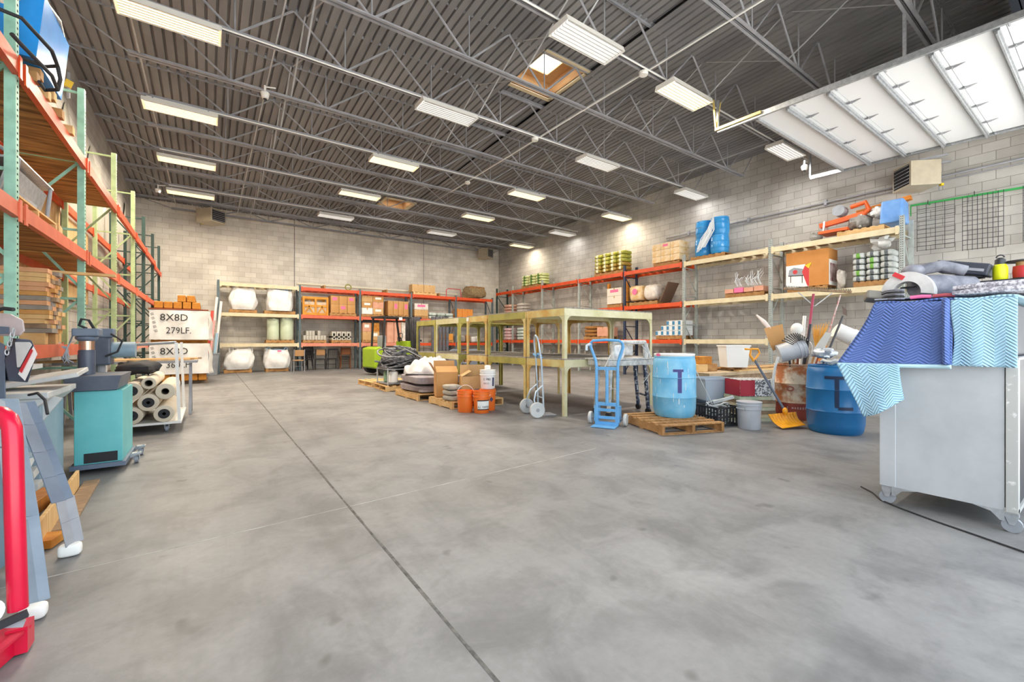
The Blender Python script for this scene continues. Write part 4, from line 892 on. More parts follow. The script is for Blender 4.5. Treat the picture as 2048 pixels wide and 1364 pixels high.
for k in range(7): sack('rumpled bag on the lower back shelf at far right, ' + ['leftmost', 'second from left', 'third from left', 'in the middle', 'third from right', 'second from right', 'rightmost'][k], (bx(920) + k * .29, BY + random.uniform(-.05, .05), Z1 + .003), (.28, .5, random.uniform(.25, .42)), 0, jm[k % 4], 'rumpled bags on the lower back shelf', sd=k + 20)
for k in range(4): sack('rumpled bag on the floor under the back rack at far right, ' + ['leftmost', 'inner left', 'inner right', 'rightmost'][k], (bx(925) + k * .38, BY, .002), (.36, .6, [.6, .8, .75, .5][k]), 0, jm[(k + 1) % 4], 'rumpled bags on the floor below the back rack', sd=k + 40)
# things on the top beams
tag(MB().cyl((bx(598), 20.04, 3.63), (bx(925), 20.04, 3.63), .05, 12).build('long_pipe', mat('cream_pipe', '#d8d0bb', rough=.5), None, smooth=True), 'long cream pipe lying high along the top of the back racks', 'pipe')
MB_ = [tag(MB().box(-.03, .03, -.30, .34, 0, .15).build('pipe_support', M_WOOD, None, loc=(bx(u), BY, 3.424)), 'short wooden block holding up the long cream pipe, ' + wd_, 'block', 'blocks under the cream pipe') for u, wd_ in ((650, 'left'), (775, 'middle'), (880, 'right'))]
pallet('pallet under the pale cartons on top of the back rack', ((bx(818) + bx(871)) / 2 + .14, BY - .10, Z3 + .003), 0, 1.2, .5, M_WOODP, 'pallets on the back racks', 6)
for k in range(2): carton('pale flat carton on top of the back rack, ' + ('left' if k == 0 else 'right'), (bx(832) + .12 + k * .6, BY - .12, Z3 + .136), (.58, .40, .36), 0, M_CARD2, 'pale cartons on top of the back rack')
tag(MB().tube([(bx(894), 19.5, Z3 + .02), (bx(894), 19.5, Z3 + .34), (bx(898), 19.5, Z3 + .42), (bx(922), 19.5, Z3 + .40), (bx(924), 19.5, Z3 + .02)], .02, 8).build('red_frame', M_REDL, None, smooth=True), 'thin red tube frame standing on top of the back rack', 'frame')
t = thing('burlap_bundle', 'lumpy brown burlap bundle on top of the back rack in the corner', 'bundle', (bx(956), BY, Z3), 0)
MB().ball((0, 0, .335), (.62, .32, .30), 22, 12, .75, .10, 9).build('bundle_body', mat('burlap', '#9c8560', '#7c6a4e', rough=.95, scale=12, bump=.4), t, smooth=True)
for k in range(5): MB().ball((-.3 + k * .18, -.05, .58), (.11, .2, .07), 10, 6, .8, .15, k).build('wrapped_roll', jm[2], t, smooth=True)
tag(MB().tube([(.12 * math.cos(a * PI / 8), 0, .13 + .12 * math.sin(a * PI / 8)) for a in range(16)], .025, 8, True).build('hose_coil', mat('olive_hose', '#8a8b3c', rough=.5), None, smooth=True, loc=(bx(698), 19.55, Z3 + .01)), 'small olive hose coil on top of the back rack', 'hose')

# chairs under the back racks
M_CHB = mat('black_chair', '#2c2b2f', rough=.5); M_CHT = mat('tan_chair_vinyl', '#b98c5e', rough=.6); M_CHBR = mat('brown_chair_wood', '#7a4a26', rough=.5)
def chair(label, loc, rz, mf, ms, slat=True, arm=False, grp='chairs under the back rack', mb=None):
    t = thing('chair', label, 'chair', loc, rz, grp)
    for sx in (-1, 1):
        MB().bar((sx * .2, -.2, 0), (sx * .19, -.18, .44), .03).build('leg', mf, t)
        MB().tube([(sx * .2, .22, 0), (sx * .19, .19, .45), (sx * .19, .25, .88)], .017, 8).build('leg', mf, t, smooth=True)
        if arm: MB().tube([(sx * .235, -.16, .44), (sx * .245, -.16, .65), (sx * .235, .2, .68)], .016, 8).build('armrest', mf, t, smooth=True)
    MB().box(-.167, .167, -.21, .20, .43, .47).build('seat', ms, t, bevel=.012)
    MB().bar((-.2, -.19, .2), (.2, -.19, .2), .02).build('stretcher', mf, t)
    if slat:
        MB().bar((-.19, .25, .86), (.19, .25, .86), .025, .06).build('top_rail', mf, t)
        for k in range(4): MB().bar((-.12 + k * .08, .2, .47), (-.12 + k * .08, .245, .84), .022, .012).build('slat', mf, t)
    else: MB().cb((0, .24, .74), (.335, .03, .24), (R(-8), 0, 0)).build('backrest', mb or ms, t, bevel=.01)
    return t
cy = 19.35
chair('tan folding chair standing beside the tagged white bulk bag', (bx(593) - .0, 19.1, 0), R(185), M_STEEL, M_CHT, False, mb=M_CHT)
a = chair('black chair at the bottom of the black chair stack', (bx(617) - .03, 19.85, 0), R(200), M_CHB, M_CHB, True)
for k in range(2): dup(a, (bx(617) - .03 - .013 * (k + 1), 19.85 + .037 * (k + 1), .085 * (k + 1)), None, ['middle black chair in the black chair stack', 'topmost black chair in the black chair stack'][k])
chair('black armchair with a tan back panel under the back rack', (bx(646) - .02, 19.85, 0), R(172), M_CHB, M_CHB, False, True, mb=M_CHT)
chair('black slat backed chair alone under the back rack', (bx(665) + .10, 19.95, 0), R(178), M_CHB, M_CHB, True)
a = chair('brown armchair at the bottom of the brown chair stack', (bx(700) - .08, 19.9, 0), R(172), M_CHBR, M_CHB, False, True, mb=M_CHBR)
dup(a, (bx(700) - .08 + .0083, 19.9594, .085), None, 'brown armchair on top of the brown chair stack')
t = thing('kindling_crate', 'dark wire crate full of brown kindling under the back rack', 'crate', (bx(738) + .2, 19.8, 0))
MB().box(-.5, .5, -.3, .3, .0, .05).build('base', M_WOODG, t)
for x in (-.5, .5):
    for y in (-.3, .3): MB().bar((x, y, 0), (x, y, .8), .03).build('corner_post', M_CHB, t)
random.seed(2); sm = MB()
for k in range(150):
    p = V((random.uniform(-.44, .44), random.uniform(-.27, .27), random.uniform(.07, .74))); q = p + V((random.uniform(-.2, .2), random.uniform(-.06, .06), random.uniform(-.08, .08))); q.x = max(-.47, min(.47, q.x)); q.y = max(-.28, min(.28, q.y)); sm.bar(p, q, .022)
stuff(sm.build('kindling', mat('dark_kindling', '#6a4632', '#46302a', rough=.9, scale=9), t))

# ------------------------------------------------------------------ goods on the right racks (front plane x = 12.45)
RX = 12.82; G1, G2, G3 = 1.27, 2.48, 3.74
def ry(u, x=12.47): return onx(u, 600, x).y
def rz_(u, v, x=12.47): return onx(u, v, x).z
def rpal(label, u0, u1, z, m=None, d=.56):
    y1, y0 = fit(ry(u1), ry(u0), RY, 0); return pallet(label, (RX, (y0 + y1) / 2, z + .003), R(90), math.floor(abs(y1 - y0) * 10) / 10, d, m, 'pallets on the right racks', 6), (y0 + y1) / 2, abs(y0 - y1)
M_BARREL = mat('sky_blue_plastic', '#2d86c4', '#3b96d2', rough=.3, scale=3)
_, y, wd = rpal('pallet under the blue barrels at the top of right rack', 1378, 1447, G3); bh = .55
for k, (dy, z, dx) in enumerate(((-.28, 0, -.05), (.28, 0, .02), (-.27, 1, -.02), (.27, 1, .05))):
    drum('plastic_barrel', 'sky blue barrel at the top of right rack, %s tier, %s' % ('upper' if z else 'lower', 'right' if dy < 0 else 'left'), (RX + dx, y + dy, G3 + .136 + z * (bh + .004)), M_BARREL, .265, bh, group='sky blue barrels at the top of the right rack')
random.seed(8); fm = MB()
for k in range(16):
    z0 = random.uniform(.5, .62); fm.tube([(-.31, .33 - .02 * k, z0 - .3 + .01 * k), (-.34, .18 - .03 * k, z0 + .02 * k), (-.32, -.05 - .012 * k, z0 + .25 + .03 * k), (-.29, -.2, z0 + .45 + .012 * k)], .012, 5)
o = fm.build('torn_film_strips', mat('torn_film', '#dfe6ea', rough=.2), None, smooth=True, loc=(RX, y, G3 + .02)); tag(stuff(o), 'torn clear film strips hanging over the blue barrels', 'plastic film')
_, y, wd = rpal('pallet under the pink tagged wrapped boxes at the top of right rack', 1303, 1358, G3)
M_TANF = mat('tan_wrapped', '#d3a867', '#e2cfae', rough=.35, scale=6, bump=.2)
for j in range(3):
    for i in range(3): carton('tan wrapped box in the pink tagged pile on right rack, %s row, %s' % (['bottom', 'middle', 'top'][j], ['right', 'centre', 'left'][i]), (RX - .05, y - wd / 2 + wd * (i + .5) / 3, G3 + .136 + j * .21), (wd / 3 - .012, .54, .206), R(90) + PI, M_TANF, 'tan wrapped boxes on the right rack', tape=False, lab=M_PINKL if (j, i) == (2, 1) else None)
_, y, wd = rpal('pallet under the yellow green sacks at the top of right rack', 1199, 1262, G3)
M_YG = mat('yellow_green_sack', '#8f9a35', '#b9b04a', rough=.4, scale=5); M_YB = mat('sack_print', '#e8e6c8', rough=.5); M_OLV = mat('amber_sack', '#a87a30', '#9a8a34', rough=.4, scale=5)
for j in range(5):
    for i in range(4): sack('yellow green printed sack on the upper right rack, %s layer, %s' % (['bottom', 'second', 'middle', 'fourth', 'top'][j], ['rightmost', 'inner right', 'inner left', 'leftmost'][i]), (RX - .05, y - wd / 2 + wd * (i + .5) / 4, G3 + .136 + j * .145), (wd / 4 - .004, .56, .145), R(90), M_YG if j > 1 else M_OLV, 'yellow green sacks on the right rack', M_YB, j * 4 + i)
_, y, wd = rpal('pallet under the green sacks at the far end of top right shelf', 1056, 1100, G3)
M_GRS = mat('lime_sack', '#b6bf62', '#dfe3b4', rough=.45, scale=4); M_GRB = mat('green_sack', '#5f8a3f', rough=.5)
for j in range(4):
    for i in range(3): sack('lime green sack at far end of the top right shelf, %s layer, %s' % (['bottom', 'second', 'third', 'top'][j], ['right', 'centre', 'left'][i]), (RX - .05, y - wd / 2 + wd * (i + .5) / 3, G3 + .136 + j * .125), (wd / 3 - .004, .56, .125), R(90), M_GRS, 'lime green sacks on the right rack', M_GRB, j * 3 + i)
# middle level
_, y, wd = rpal('pallet under the white cartons between two timber posts', 1212, 1243, G2)
for k, s in enumerate((-1, 1)): tag(MB().box(-.05, .05, -.05, .05, 0, .95).build('timber_post', M_ORW, None, loc=(RX - .1, y + s * (wd / 2 + .07), G2 + .003)), 'upright orange timber post beside white cartons on right rack, ' + ('right' if s < 0 else 'left'), 'timber')
for j in range(2): carton('white carton with a pink tag between timber posts, ' + ('lower' if j == 0 else 'upper'), (RX - .05, y, G2 + .136 + j * .3), (wd - .05, .54, .295), R(90) + PI, mat('white_carton', '#dcd3c5', rough=.7), 'white cartons between timber posts', lab=M_PINKL if j else None)
_, y, wd = rpal('pallet under the brown wrapped load on the middle right shelf', 1256, 1312, G2)
t = thing('wrapped_load', 'brown film wrapped load with a pink tag on the middle right shelf', 'wrapped load', (RX - .03, y, G2 + .18))
MB().ball((0, wd * .26, .27), (.3, wd * .25, .28), 18, 10, .45, .05, 3).build('left_pack', M_TANF, t, smooth=True); MB().ball((0, -wd * .24, .26), (.3, wd * .25, .27), 18, 10, .6, .07, 5).build('right_pack', M_FILM, t, smooth=True)
MB().lathe([(.11, 0), (.001, .003)], 20).build('pink_tag', M_PINKL, t, loc=(-.315, wd * .26, .32), rot=(0, R(-90), 0))
tag(MB().cb((0, 0, .36), (.6, .03, .72), (R(28), 0, 0)).build('brown_panel', mat('dark_brown_board', '#6d5444', rough=.8), None, loc=(RX, y - wd / 2 - .27, G2 + .03)), 'dark brown board leaning beside the brown wrapped load', 'board')
for k, u in enumerate((1010, 1036)):
    y = ry(u)
    for j in range(4): sack('pale printed sack on middle right shelf in the far corner, %s pile, %s' % (['far', 'near'][k], ['bottom', 'second', 'third', 'top'][j]), (RX, y, G2 + .003 + j * .155), (.56, .60, .155), 0, [mat('rosy_sack', '#cdb29a', '#c48a78', rough=.6, scale=8), jm[0]][k], 'pale sacks in the far right corner', sd=j + k)
    for j in range(4): sack('pale sack on lower right shelf in the far corner, %s pile, %s' % (['far', 'near'][k], ['bottom', 'second', 'third', 'top'][j]), (RX, y, G1 + .003 + j * .155), (.56, .60, .155), 0, [mat('pink_white_sack', '#ded2cc', '#d79aa4', rough=.6, scale=8), gb][k], 'pale sacks on the lower shelf in the far right corner', sd=j + k)
# lower level
_, y, wd = rpal('pallet under the brown bundles on the lower right shelf', 1164, 1215, G1)
for j in range(3): sack('brown wrapped bundle on the lower right shelf, ' + ['bottom', 'middle', 'top'][j], (RX, y + .25 * wd, G1 + .136 + j * .14), (.56, wd * .55, .14), 0, mat('brown_bundle', '#a5743a', '#8c5c2a', rough=.6, scale=6), 'brown bundles on the lower right shelf', sd=j)
carton('pinkish carton beside brown bundles on the lower right shelf', (RX, y - .26 * wd, G1 + .136), (wd * .42, .54, .36), R(90), M_CARDP)
M_BWB = mat('blue_white_box', '#dfe3e4', rough=.5); M_BLS = mat('blue_print', '#3f83ad', rough=.5)
_, y, wd = rpal('pallet under the blue and white boxes on right rack', 1325, 1384, G1)
for j, cols in ((0, range(5)), (1, range(4)), (2, range(3))):
    for i in cols:
        t = carton('small blue and white box on the lower right shelf, %s row, %s' % (['bottom', 'middle', 'top'][j], ['first from right', 'second from right', 'third from right', 'fourth from right', 'leftmost'][i]), (RX - .0, y - wd / 2 + wd * (i + .5) / 5, G1 + .136 + j * .165), (wd / 5 - .01, .5, .16), R(-90), M_BWB, 'blue and white boxes on the right rack', tape=False)
        MB().box(-wd / 10 + .005, -wd / 10 + .09, -.254, -.25, .02, .14).build('blue_panel', M_BLS, t)
# right-hand bays
_, y, wd = rpal('small pallet with a pink tag on the middle right shelf', 1446, 1528, G2)
for k in range(4):
    carton('brown paper pack on the pink tagged pallet, ' + ['leftmost', 'inner left', 'inner right', 'rightmost'][k], (RX - .05, y + wd * (.36 - .24 * k), G2 + .136), (wd * .22, .54, .12 + .02 * (k % 2)), R(90), M_PINKL if k == 1 else M_CARDP, 'brown paper packs on the right rack', tape=False)
fm = MB(); random.seed(4)
for k in range(26):
    yy = random.uniform(-wd * .4, wd * .25); fm.tube([(-.2, yy, .1), (-.2 + random.uniform(-.1, .1), yy + .06, .25), (-.2, yy + random.uniform(-.15, .1), random.uniform(.3, .55))], .007, 4)
o = fm.build('loose_film', mat('torn_film', '#dfe6ea'), None, smooth=True, loc=(RX, y, G2 + .22)); tag(stuff(o), 'crinkled clear film rising from the pink tagged pallet', 'plastic film')
# big grill carton
_, y, wd = rpal('pallet under the big printed grill carton', 1570, 1655, G2)
zt = rz_(1600, 503); hh = zt - G2 - .131
t = carton('big brown carton printed with a grill picture on the right rack', (RX, y, G2 + .136), (wd, .58, hh), R(-90), mat('orange_cardboard', '#c98a49', '#c07f3e', rough=.8, scale=2), tape=False)
MB().box(-wd / 2 + .0, wd / 2 - .42, -.294, -.29, .0, hh * .63).build('picture_panel', M_PAPER, t)
MB().prism([(wd / 2 - .42, .0), (wd / 2 - .42, hh * .63), (-.02, hh * .63), (-.1, hh * .42), (wd / 2 - .46, .02)], -.298, -.294, 'y').build('red_panel', M_REDL, t)
g = MB().bar((-wd * .38, -.297, .13), (-wd * .38, -.297, .3), .004, .015).bar((-wd * .10, -.297, .10), (-wd * .10, -.297, .3), .004, .015).bar((-wd * .44, -.297, .31), (-.06, -.297, .29), .004, .02); g.build('picture_lines', M_INK, t)
MB().prism([(-wd * .44, .32), (-.06, .30), (-.08, .46), (-wd * .3, .52), (-wd * .42, .46)], -.297, -.2945, 'y').build('picture_grill', M_GREY, t)
MB().ball((-.26, -.296, .4), (.06, .003, .06), 12, 8).build('picture_spot', M_REDL, t); MB().prism([(-.04, hh * .6), (.12, hh * .66), (.05, hh * .5)], -.300, -.296, 'y').build('yellow_burst', M_YEL, t)
MB().box(wd / 2, wd / 2 + .002, -.26, .26, .0, hh * .7).build('side_picture', M_PAPER, t); MB().box(wd / 2 + .002, wd / 2 + .004, -.2, .25, .1, hh * .6).build('side_print', mat('maroon_print', '#7d3a42', '#c9b9b4', rough=.6, scale=8), t)
# cement bags
_, y, wd = rpal('pallet under the grey cement bags', 1700, 1785, G2)
M_CEM = mat('cement_bag', '#c9ccc9', '#b1b5b2', rough=.6, scale=7); M_CEB = mat('dark_print', '#50565a', '#7a8083', rough=.6, scale=10); M_CEG = mat('green_print', '#6fa545', rough=.6)
for j in range(5):
    for i in range(3): sack('grey printed cement bag on the right rack, %s layer, %s' % (['bottom', 'second', 'third', 'fourth', 'top'][j], ['right', 'centre', 'left'][i]), (RX - .02, y - wd / 2 + wd * (i + .5) / 3, G2 + .136 + j * .138), (wd / 3 - .002, .56, .138), R(90), M_CEM, 'cement bags on the right rack', M_CEG if (i == 1 and j in (2, 3)) or (i == 2 and j in (1, 4)) else M_CEB, j + i)
tag(MB().ball((0, 0, .10), (.2, .22, .14), 12, 8, .9, .2, 6).build('crumpled_bag', jm[3], None, smooth=True, loc=(RX, y - .1, G2 + .131 + .80)), 'crumpled pale bag on top of the cement bags', 'bag')
tag(MB().ball((0, 0, .2), (.12, .1, .22), 12, 8, .8, .15, 6).build('torn_bag', jm[0], None, smooth=True, loc=(RX - .04, y + wd / 2 + .26, G2 + .06)), 'torn pale bag standing left of the cement bags', 'bag')
# tile saw pile on the top shelf
_, y, wd = rpal('pallet under the orange saw pile on the top right shelf', 1668, 1770, G3, M_WOODP)
M_ORS = mat('saw_orange', '#e2642a', '#cf5620', rough=.45, scale=4)
t = thing('tile_saw', 'orange tile saw with grey frame piled on the top right shelf', 'saw', (RX - .08, y + .34, G3 + .150)); t.scale = (1.15, 1.1, 1.1)
MB().bar((0, -.35, .32), (0, .48, .22), .12, .10).build('saw_arm', M_ORS, t); MB().box(-.2, .25, -.1, .45, .0, .06).build('base_tray', M_ORS, t)
MB().tube([(0, -.3, .28), (0, -.42, .40), (0, -.36, .56), (0, -.1, .52)], .05, 10).build('handle', M_ORS, t, smooth=True); MB().cyl((-.1, .1, .48), (.12, .1, .48), .12, 18).build('motor', M_GREY, t)
for yy in (-.3, .38): MB().bar((-.12, yy, .02), (-.05, yy, .3), .035).bar((.12, yy, .02), (.05, yy, .3), .035).build('leg', M_CAST, t)
MB().ball((.05, -.25, .15), (.2, .2, .14), 14, 8, .7, .12, 4).build('motor_cover', M_JUNK, t, smooth=True)
t = thing('blue_bag', 'blue plastic bag of scrap behind the orange saw', 'bag', (RX, y - .52, G3 + .138)); MB().prism([(-.3, 0), (.3, 0), (.24, .5), (-.16, .55)], -.24, .16, 'y').build('bag_body', mat('blue_film', '#5f90cf', '#7ba6da', rough=.35, scale=3, bump=.3), t, bevel=.04); MB().ball((0, .2, .34), (.2, .15, .13), 14, 8, .8, .2, 2).build('bag_contents', jm[3], t, smooth=True)
for k in range(5): tag(MB().bar((0, .5, 0), (0, -.5, .12), .07, .04).build('fence_picket', mat('orange_picket', '#d6852f', '#c2701f', rough=.7, scale=4), None, loc=(RX + .20 + .06 * (k % 3), y - .30, G3 + .60 + .045 * (k // 3))), 'orange wooden picket lying over the saw pile, ' + ['front lower', 'middle lower', 'back lower', 'front upper', 'middle upper'][k], 'picket', 'orange pickets over the saw pile')
tag(MB().ball((0, 0, .11), (.12, .13, .12), 10, 7, .8, .15, 3).build('stone', mat('grey_stone', '#8f8c86', rough=.9), None, loc=(RX - .2, ry(1666) + .42, G3 + .02)), 'grey stone lump at left end of the saw pile', 'stone')
# mesh panels on a green bar
y0, y1 = 2.92, -.15
tag(MB().bar((13.36, y0, 4.36), (13.36, y1, 4.24), .03, .04).bar((13.36, y0, 4.36), (13.36, y0, 4.12), .02).box(13.36, 13.45, .6, .63, 4.24, 4.3).box(13.36, 13.45, 2.6, 2.63, 4.32, 4.36).build('hanging_bar', mat('green_bar', '#2f9a4c', rough=.5), None), 'green steel bar fixed across the right block wall', 'bar')
for nm, ya, yb, zb_, st, lb in (('wide', 2.80, 2.19, 3.27, .0, 'wide wire mesh panel, leftmost under the green bar'), ('dense', 2.07, 1.48, 3.16, .1, 'dense wire mesh panel in the middle under green bar'), ('cut', 1.22, .6, 3.2, .0, 'wire mesh panel at the picture edge under the green bar')):
    t = thing('mesh_panel', lb, 'wire mesh', (13.31, ya, 0), 0, 'wire mesh panels on the right wall'); W = ya - yb; m = MB()
    ns = 5 if nm == 'wide' else 9
    for k in range(ns): m.cyl((0, -W * k / (ns - 1), zb_), (0, -W * k / (ns - 1), 4.32), .005, 5)
    m.build('vertical_wire', M_CHB, t); m = MB()
    for k in range(11): m.cyl((.008, 0, zb_ + .02 + k * (4.3 - zb_) / 11), (.008, -W, zb_ + k * (4.3 - zb_) / 11), .005, 5)
    m.build('horizontal_wire', M_CHB, t); MB().bar((0, -W * .3, 4.31), (0.0, -W * .3, 4.40), .012).build('hook', M_CHB, t)
# ------------------------------------------------------------------ centre: two-tier steel tables
M_TBL = mat('flaking_cream_paint', '#d8d2b2', '#c3bd8c', rough=.6, scale=3.5, detail=7, bump=.05); M_TBO = mat('olive_table_paint', '#b3a957', '#8f8a48', rough=.6, scale=3, detail=7); M_RUSTY = mat('rust_yellow', '#c79a4c', '#d4c789', rough=.65, scale=4, detail=7)
M_PLANK = mat('grey_planks', '#a39c92', '#7d776f', rough=.85, scale=4, stretch=(8, 1, 1))
def steel_table(label, x0, x1, y0, y1, z0, h, m, top):
    W, D = x1 - x0, y1 - y0
    t = thing('steel_table', label, 'table', ((x0 + x1) / 2, (y0 + y1) / 2, z0), 0, 'two-tier steel tables in the middle of the hall')
    a = .12
    for y in (-D / 2, D / 2 - .012): MB().box(-W / 2, W / 2, y, y + .012, h - a - .02, h - .02).build('side_rail', m, t)
    for x in (-W / 2, W / 2 - .012): MB().box(x, x + .012, -D / 2 + .012, D / 2 - .012, h - a - .02, h - .02).build('end_rail', m if x > 0 else top, t)
    n = max(5, int(W / .2))
    p = MB()
    for k in range(n): p.box(-W / 2 + k * W / n + .004, -W / 2 + (k + 1) * W / n - .004, -D / 2, D / 2, h - .02, h)
    p.build('plank_top', M_PLANK, t)
    for sx in (-1, 1):
        for sy in (-1, 1):
            x, y = sx * W / 2, sy * D / 2; b = MB()
            b.box(min(x, x - sx * .06), max(x, x - sx * .06), min(y, y - sy * .008), max(y, y - sy * .008), 0, h - a - .022)
            b.box(min(x, x - sx * .008), max(x, x - sx * .008), min(y - sy * .008, y - sy * .06), max(y - sy * .008, y - sy * .06), 0, h - a - .022)
            arc = [(.06 + .12 * (1 - math.cos(q * PI / 12)), h - a - .16 + .14 * math.sin(q * PI / 12)) for q in range(7)]
            poly = [(0, h - a - .16)] + arc + [(.18, h - a - .022), (.0, h - a - .022)]
            b.prism([(x - sx * u, v) for u, v in poly], min(y - sy * .009, y - sy * .014), max(y - sy * .009, y - sy * .014), 'y')
            b.prism([(y - sy * u, v) for u, v in poly], min(x - sx * .009, x - sx * .014), max(x - sx * .009, x - sx * .014), 'x')
            b.build('leg', m if (sx, sy) != (-1, 1) else top, t)
    return t
TY = [(5.23, 6.24), (6.28, 7.56), (7.62, 8.46), (8.84, 10.06), (10.1, 11.3)]
tn = ['nearest', 'second', 'middle', 'fourth', 'farthest']
for k, (a, b) in enumerate(TY):
    m, tp = ((M_TBL, M_RUSTY), (M_RUSTY, M_TBO), (M_RUSTY, M_RUSTY), (M_TBO, M_TBL), (M_TBO, M_TBO))[k]; x1 = 6.93 if k < 2 else 6.7
    steel_table('lower tier of the %s cream steel table in the row' % tn[k], 4.70, x1, a, b, 0, .93, m, tp)
    steel_table('upper tier of the %s cream steel table in the row' % tn[k], 4.70, x1, a, b, .932, .838, m, tp)
tag(MB().box(-.004, .004, -.05, .05, 0, .08).build('paper_tag', M_PAPER, None, loc=(4.69, 8.40, 1.655)), 'small white paper tag hanging at the gap between the tables', 'tag')

# ------------------------------------------------------------------ forklift
M_LIME = mat('lime_enamel', '#9fbe1f', '#8fae1a', rough=.35, scale=2)
t = thing('forklift', 'lime green forklift with black overhead guard behind the hose pile', 'forklift', (5.62, 15.75, 0), R(8))
MB().prism([(-.95, .3), (-.95, .95), (-.75, 1.02), (-.45, .85), (-.4, .5), (.55, .45), (.6, .25), (-.9, .25)], -.5, .5, 'y').build('body', M_LIME, t, bevel=.03)
MB().prism([(.35, .45), (.35, 1.22), (.6, 1.22), (.65, .45)], -.42, .42, 'y').build('dashboard', M_LIME, t, bevel=.03)
for x in (-.6, .62):
    for y in (-.5, .5): MB().tube([(x, y - .12, .29), (x, y + .12, .29)], .29 if x > 0 else .26, 22).build('wheel', M_RUBBER, t, smooth=True)
for x, x2 in ((-.62, -.55), (.58, .40)):
    for y in (-.46, .46): MB().bar((x, y, .8), (x2, y, 2.08), .06, .06).build('guard_post', M_INK, t)
g = MB().box(-.62, .5, -.5, .5, 2.06, 2.09)
for k in range(7): g.box(-.62 + k * .17, -.58 + k * .17, -.5, .5, 2.09, 2.12)
g.build('overhead_guard', M_INK, t); MB().box(-.02, .1, -.53, -.5, 1.98, 2.08).build('work_light', M_PAPER, t)
MB().box(-.45, .0, -.25, .25, .85, .98).box(-.5, -.38, -.25, .25, .95, 1.42).build('seat', M_GREY, t, bevel=.03)
MB().tube([(.3 + .06 * math.cos(a * PI / 8) * .8, .17 * math.sin(a * PI / 8), 1.36 + .16 * math.cos(a * PI / 8)) for a in range(16)], .014, 6, True).cyl((.3, 0, 1.36), (.45, 0, 1.1), .02, 8).build('steering_wheel', M_RUBBER, t, smooth=True)
for k in range(6):
    y = -.42 + k * .168; MB().box(.78, .88, y - .05, y + .05, .06, 2.14).build('mast_rail', mat('mast_grey', '#4c4c53', '#63636a', rough=.45, scale=5), t)
for z in (.3, 1.2, 2.05): MB().box(.88, .93, -.5, .5, z, z + .07).build('mast_crossbar', M_CHB, t)
for y in (-.28, .28): MB().prism([(.93, .05), (2.0, .05), (2.0, .07), (.99, .10), (.99, .5), (.93, .5)], y - .06, y + .06, 'y').build('fork', M_CHB, t)
for k in range(5): tag(MB().box(-.045, .045, -.045, .045, 0, 2.12).build('steel_post', mat('mast_grey', '#4c4c53'), None, loc=(6.75 + .12 * k, 14.7 - .05 * k, 0)), 'dark steel upright standing beside the forklift mast, ' + tn[k].replace('nearest', 'leftmost').replace('farthest', 'rightmost'), 'post', 'dark steel uprights beside the forklift')
for k in range(2): 
    c = thing('rounded_panel', 'grey rounded chair back standing behind the far steel tables, ' + ('left' if k == 0 else 'right'), 'chair', (7.0 + .62 * k, 13.4 - .15 * k, 0), R(-10), 'grey rounded chairs behind the tables')
    MB().prism([(-.24, .35), (-.24, .80), (-.2, .9), (-.1, .94), (.1, .94), (.2, .9), (.24, .80), (.24, .35)], -.03, .03, 'y').build('backrest', mat('blue_grey_fabric', '#6d7482', '#7d8491', rough=.9, scale=20), c, bevel=.02)
    MB().box(-.24, .24, .03, .45, .38, .46).build('seat', MATS['blue_grey_fabric'], c, bevel=.02)
    for x in (-.2, .2):
        for y in (.0, .4): MB().cyl((x, y, 0), (x, y, .38), .015, 8).build('leg', M_CHB, c)

# ------------------------------------------------------------------ centre: pallets with goods
pg = 'pallets lying along the open aisle'
pallet('farthest aisle pallet, empty, left of the hose pile', (4.08, 12.05, 0), R(3), 1.15, 1.1, M_WOODP, pg)
pallet('aisle pallet carrying the black hose pile', (4.08, 10.75, 0), R(-3), 1.15, 1.1, M_WOODP, pg)
pallet('aisle pallet carrying grey moving pads and the white tarp', (4.05, 8.92, 0), R(90), 1.3, 1.15, M_WOODP, pg)
pallet('aisle pallet carrying cartons and sacks behind the orange buckets', (4.10, 7.42, 0), R(90), 1.0, 1.1, M_WOODP, pg)
M_HOSE = mat('black_hose', '#3b3b40', '#8c8c90', rough=.45, scale=14)
random.seed(12); pts = []
for k in range(15):
    rx, ry_ = random.uniform(.34, .60), random.uniform(.28, .46); cx, cy = random.uniform(-.06, .06), random.uniform(-.06, .06); tl_ = random.uniform(-.22, .22); tw = random.uniform(-.16, .16); ph = random.uniform(0, 6); hz = .70 + .022 * k
    for a in range(20):
        q = a * PI / 10 + ph; x, y = cx + rx * math.cos(q), cy + ry_ * math.sin(q)
        pts.append((x, y, max(.56, hz - .45 * (x * x + y * y) + tl_ * math.cos(q) * .7 + tw * math.sin(q) + .02 * math.sin(3 * q))))
sm = [tuple((pts[max(i - 1, 0)][c] + 2 * pts[i][c] + pts[min(i + 1, len(pts) - 1)][c]) / 4 for c in range(3)) for i in range(len(pts))]
hp_ = thing('hose_pile', 'big tangled pile of dusty black hose on the aisle pallet', 'hose', (4.02, 10.75, 0))
MB().tube(sm, .0225, 7).build('hose', M_HOSE, hp_, smooth=True)
MB().ball((0, 0, .70), (.44, .36, .15), 18, 9, .9, .04, 4).build('hose_core', mat('dusty_black_wrap', '#26262a', '#55555a', rough=.7, scale=7), hp_, smooth=True)
MB().bar((-.05, -.42, 1.04), (.42, -.46, .78), .10, .02).build('pale_strap', M_CAST, hp_)
f = thing('steel_trolley', 'small steel frame trolley of cans below the hose pile', 'trolley', (3.95, 10.75, .131))
for x in (-.38, .38):
    for y in (-.4, .4): MB().bar((x, y, 0), (x, y, .42), .025).build('post', M_CAST, f)
MB().box(-.4, .4, -.42, .42, .03, .05).box(-.4, .4, -.42, .42, .38, .405).build('shelf', M_STEEL, f)
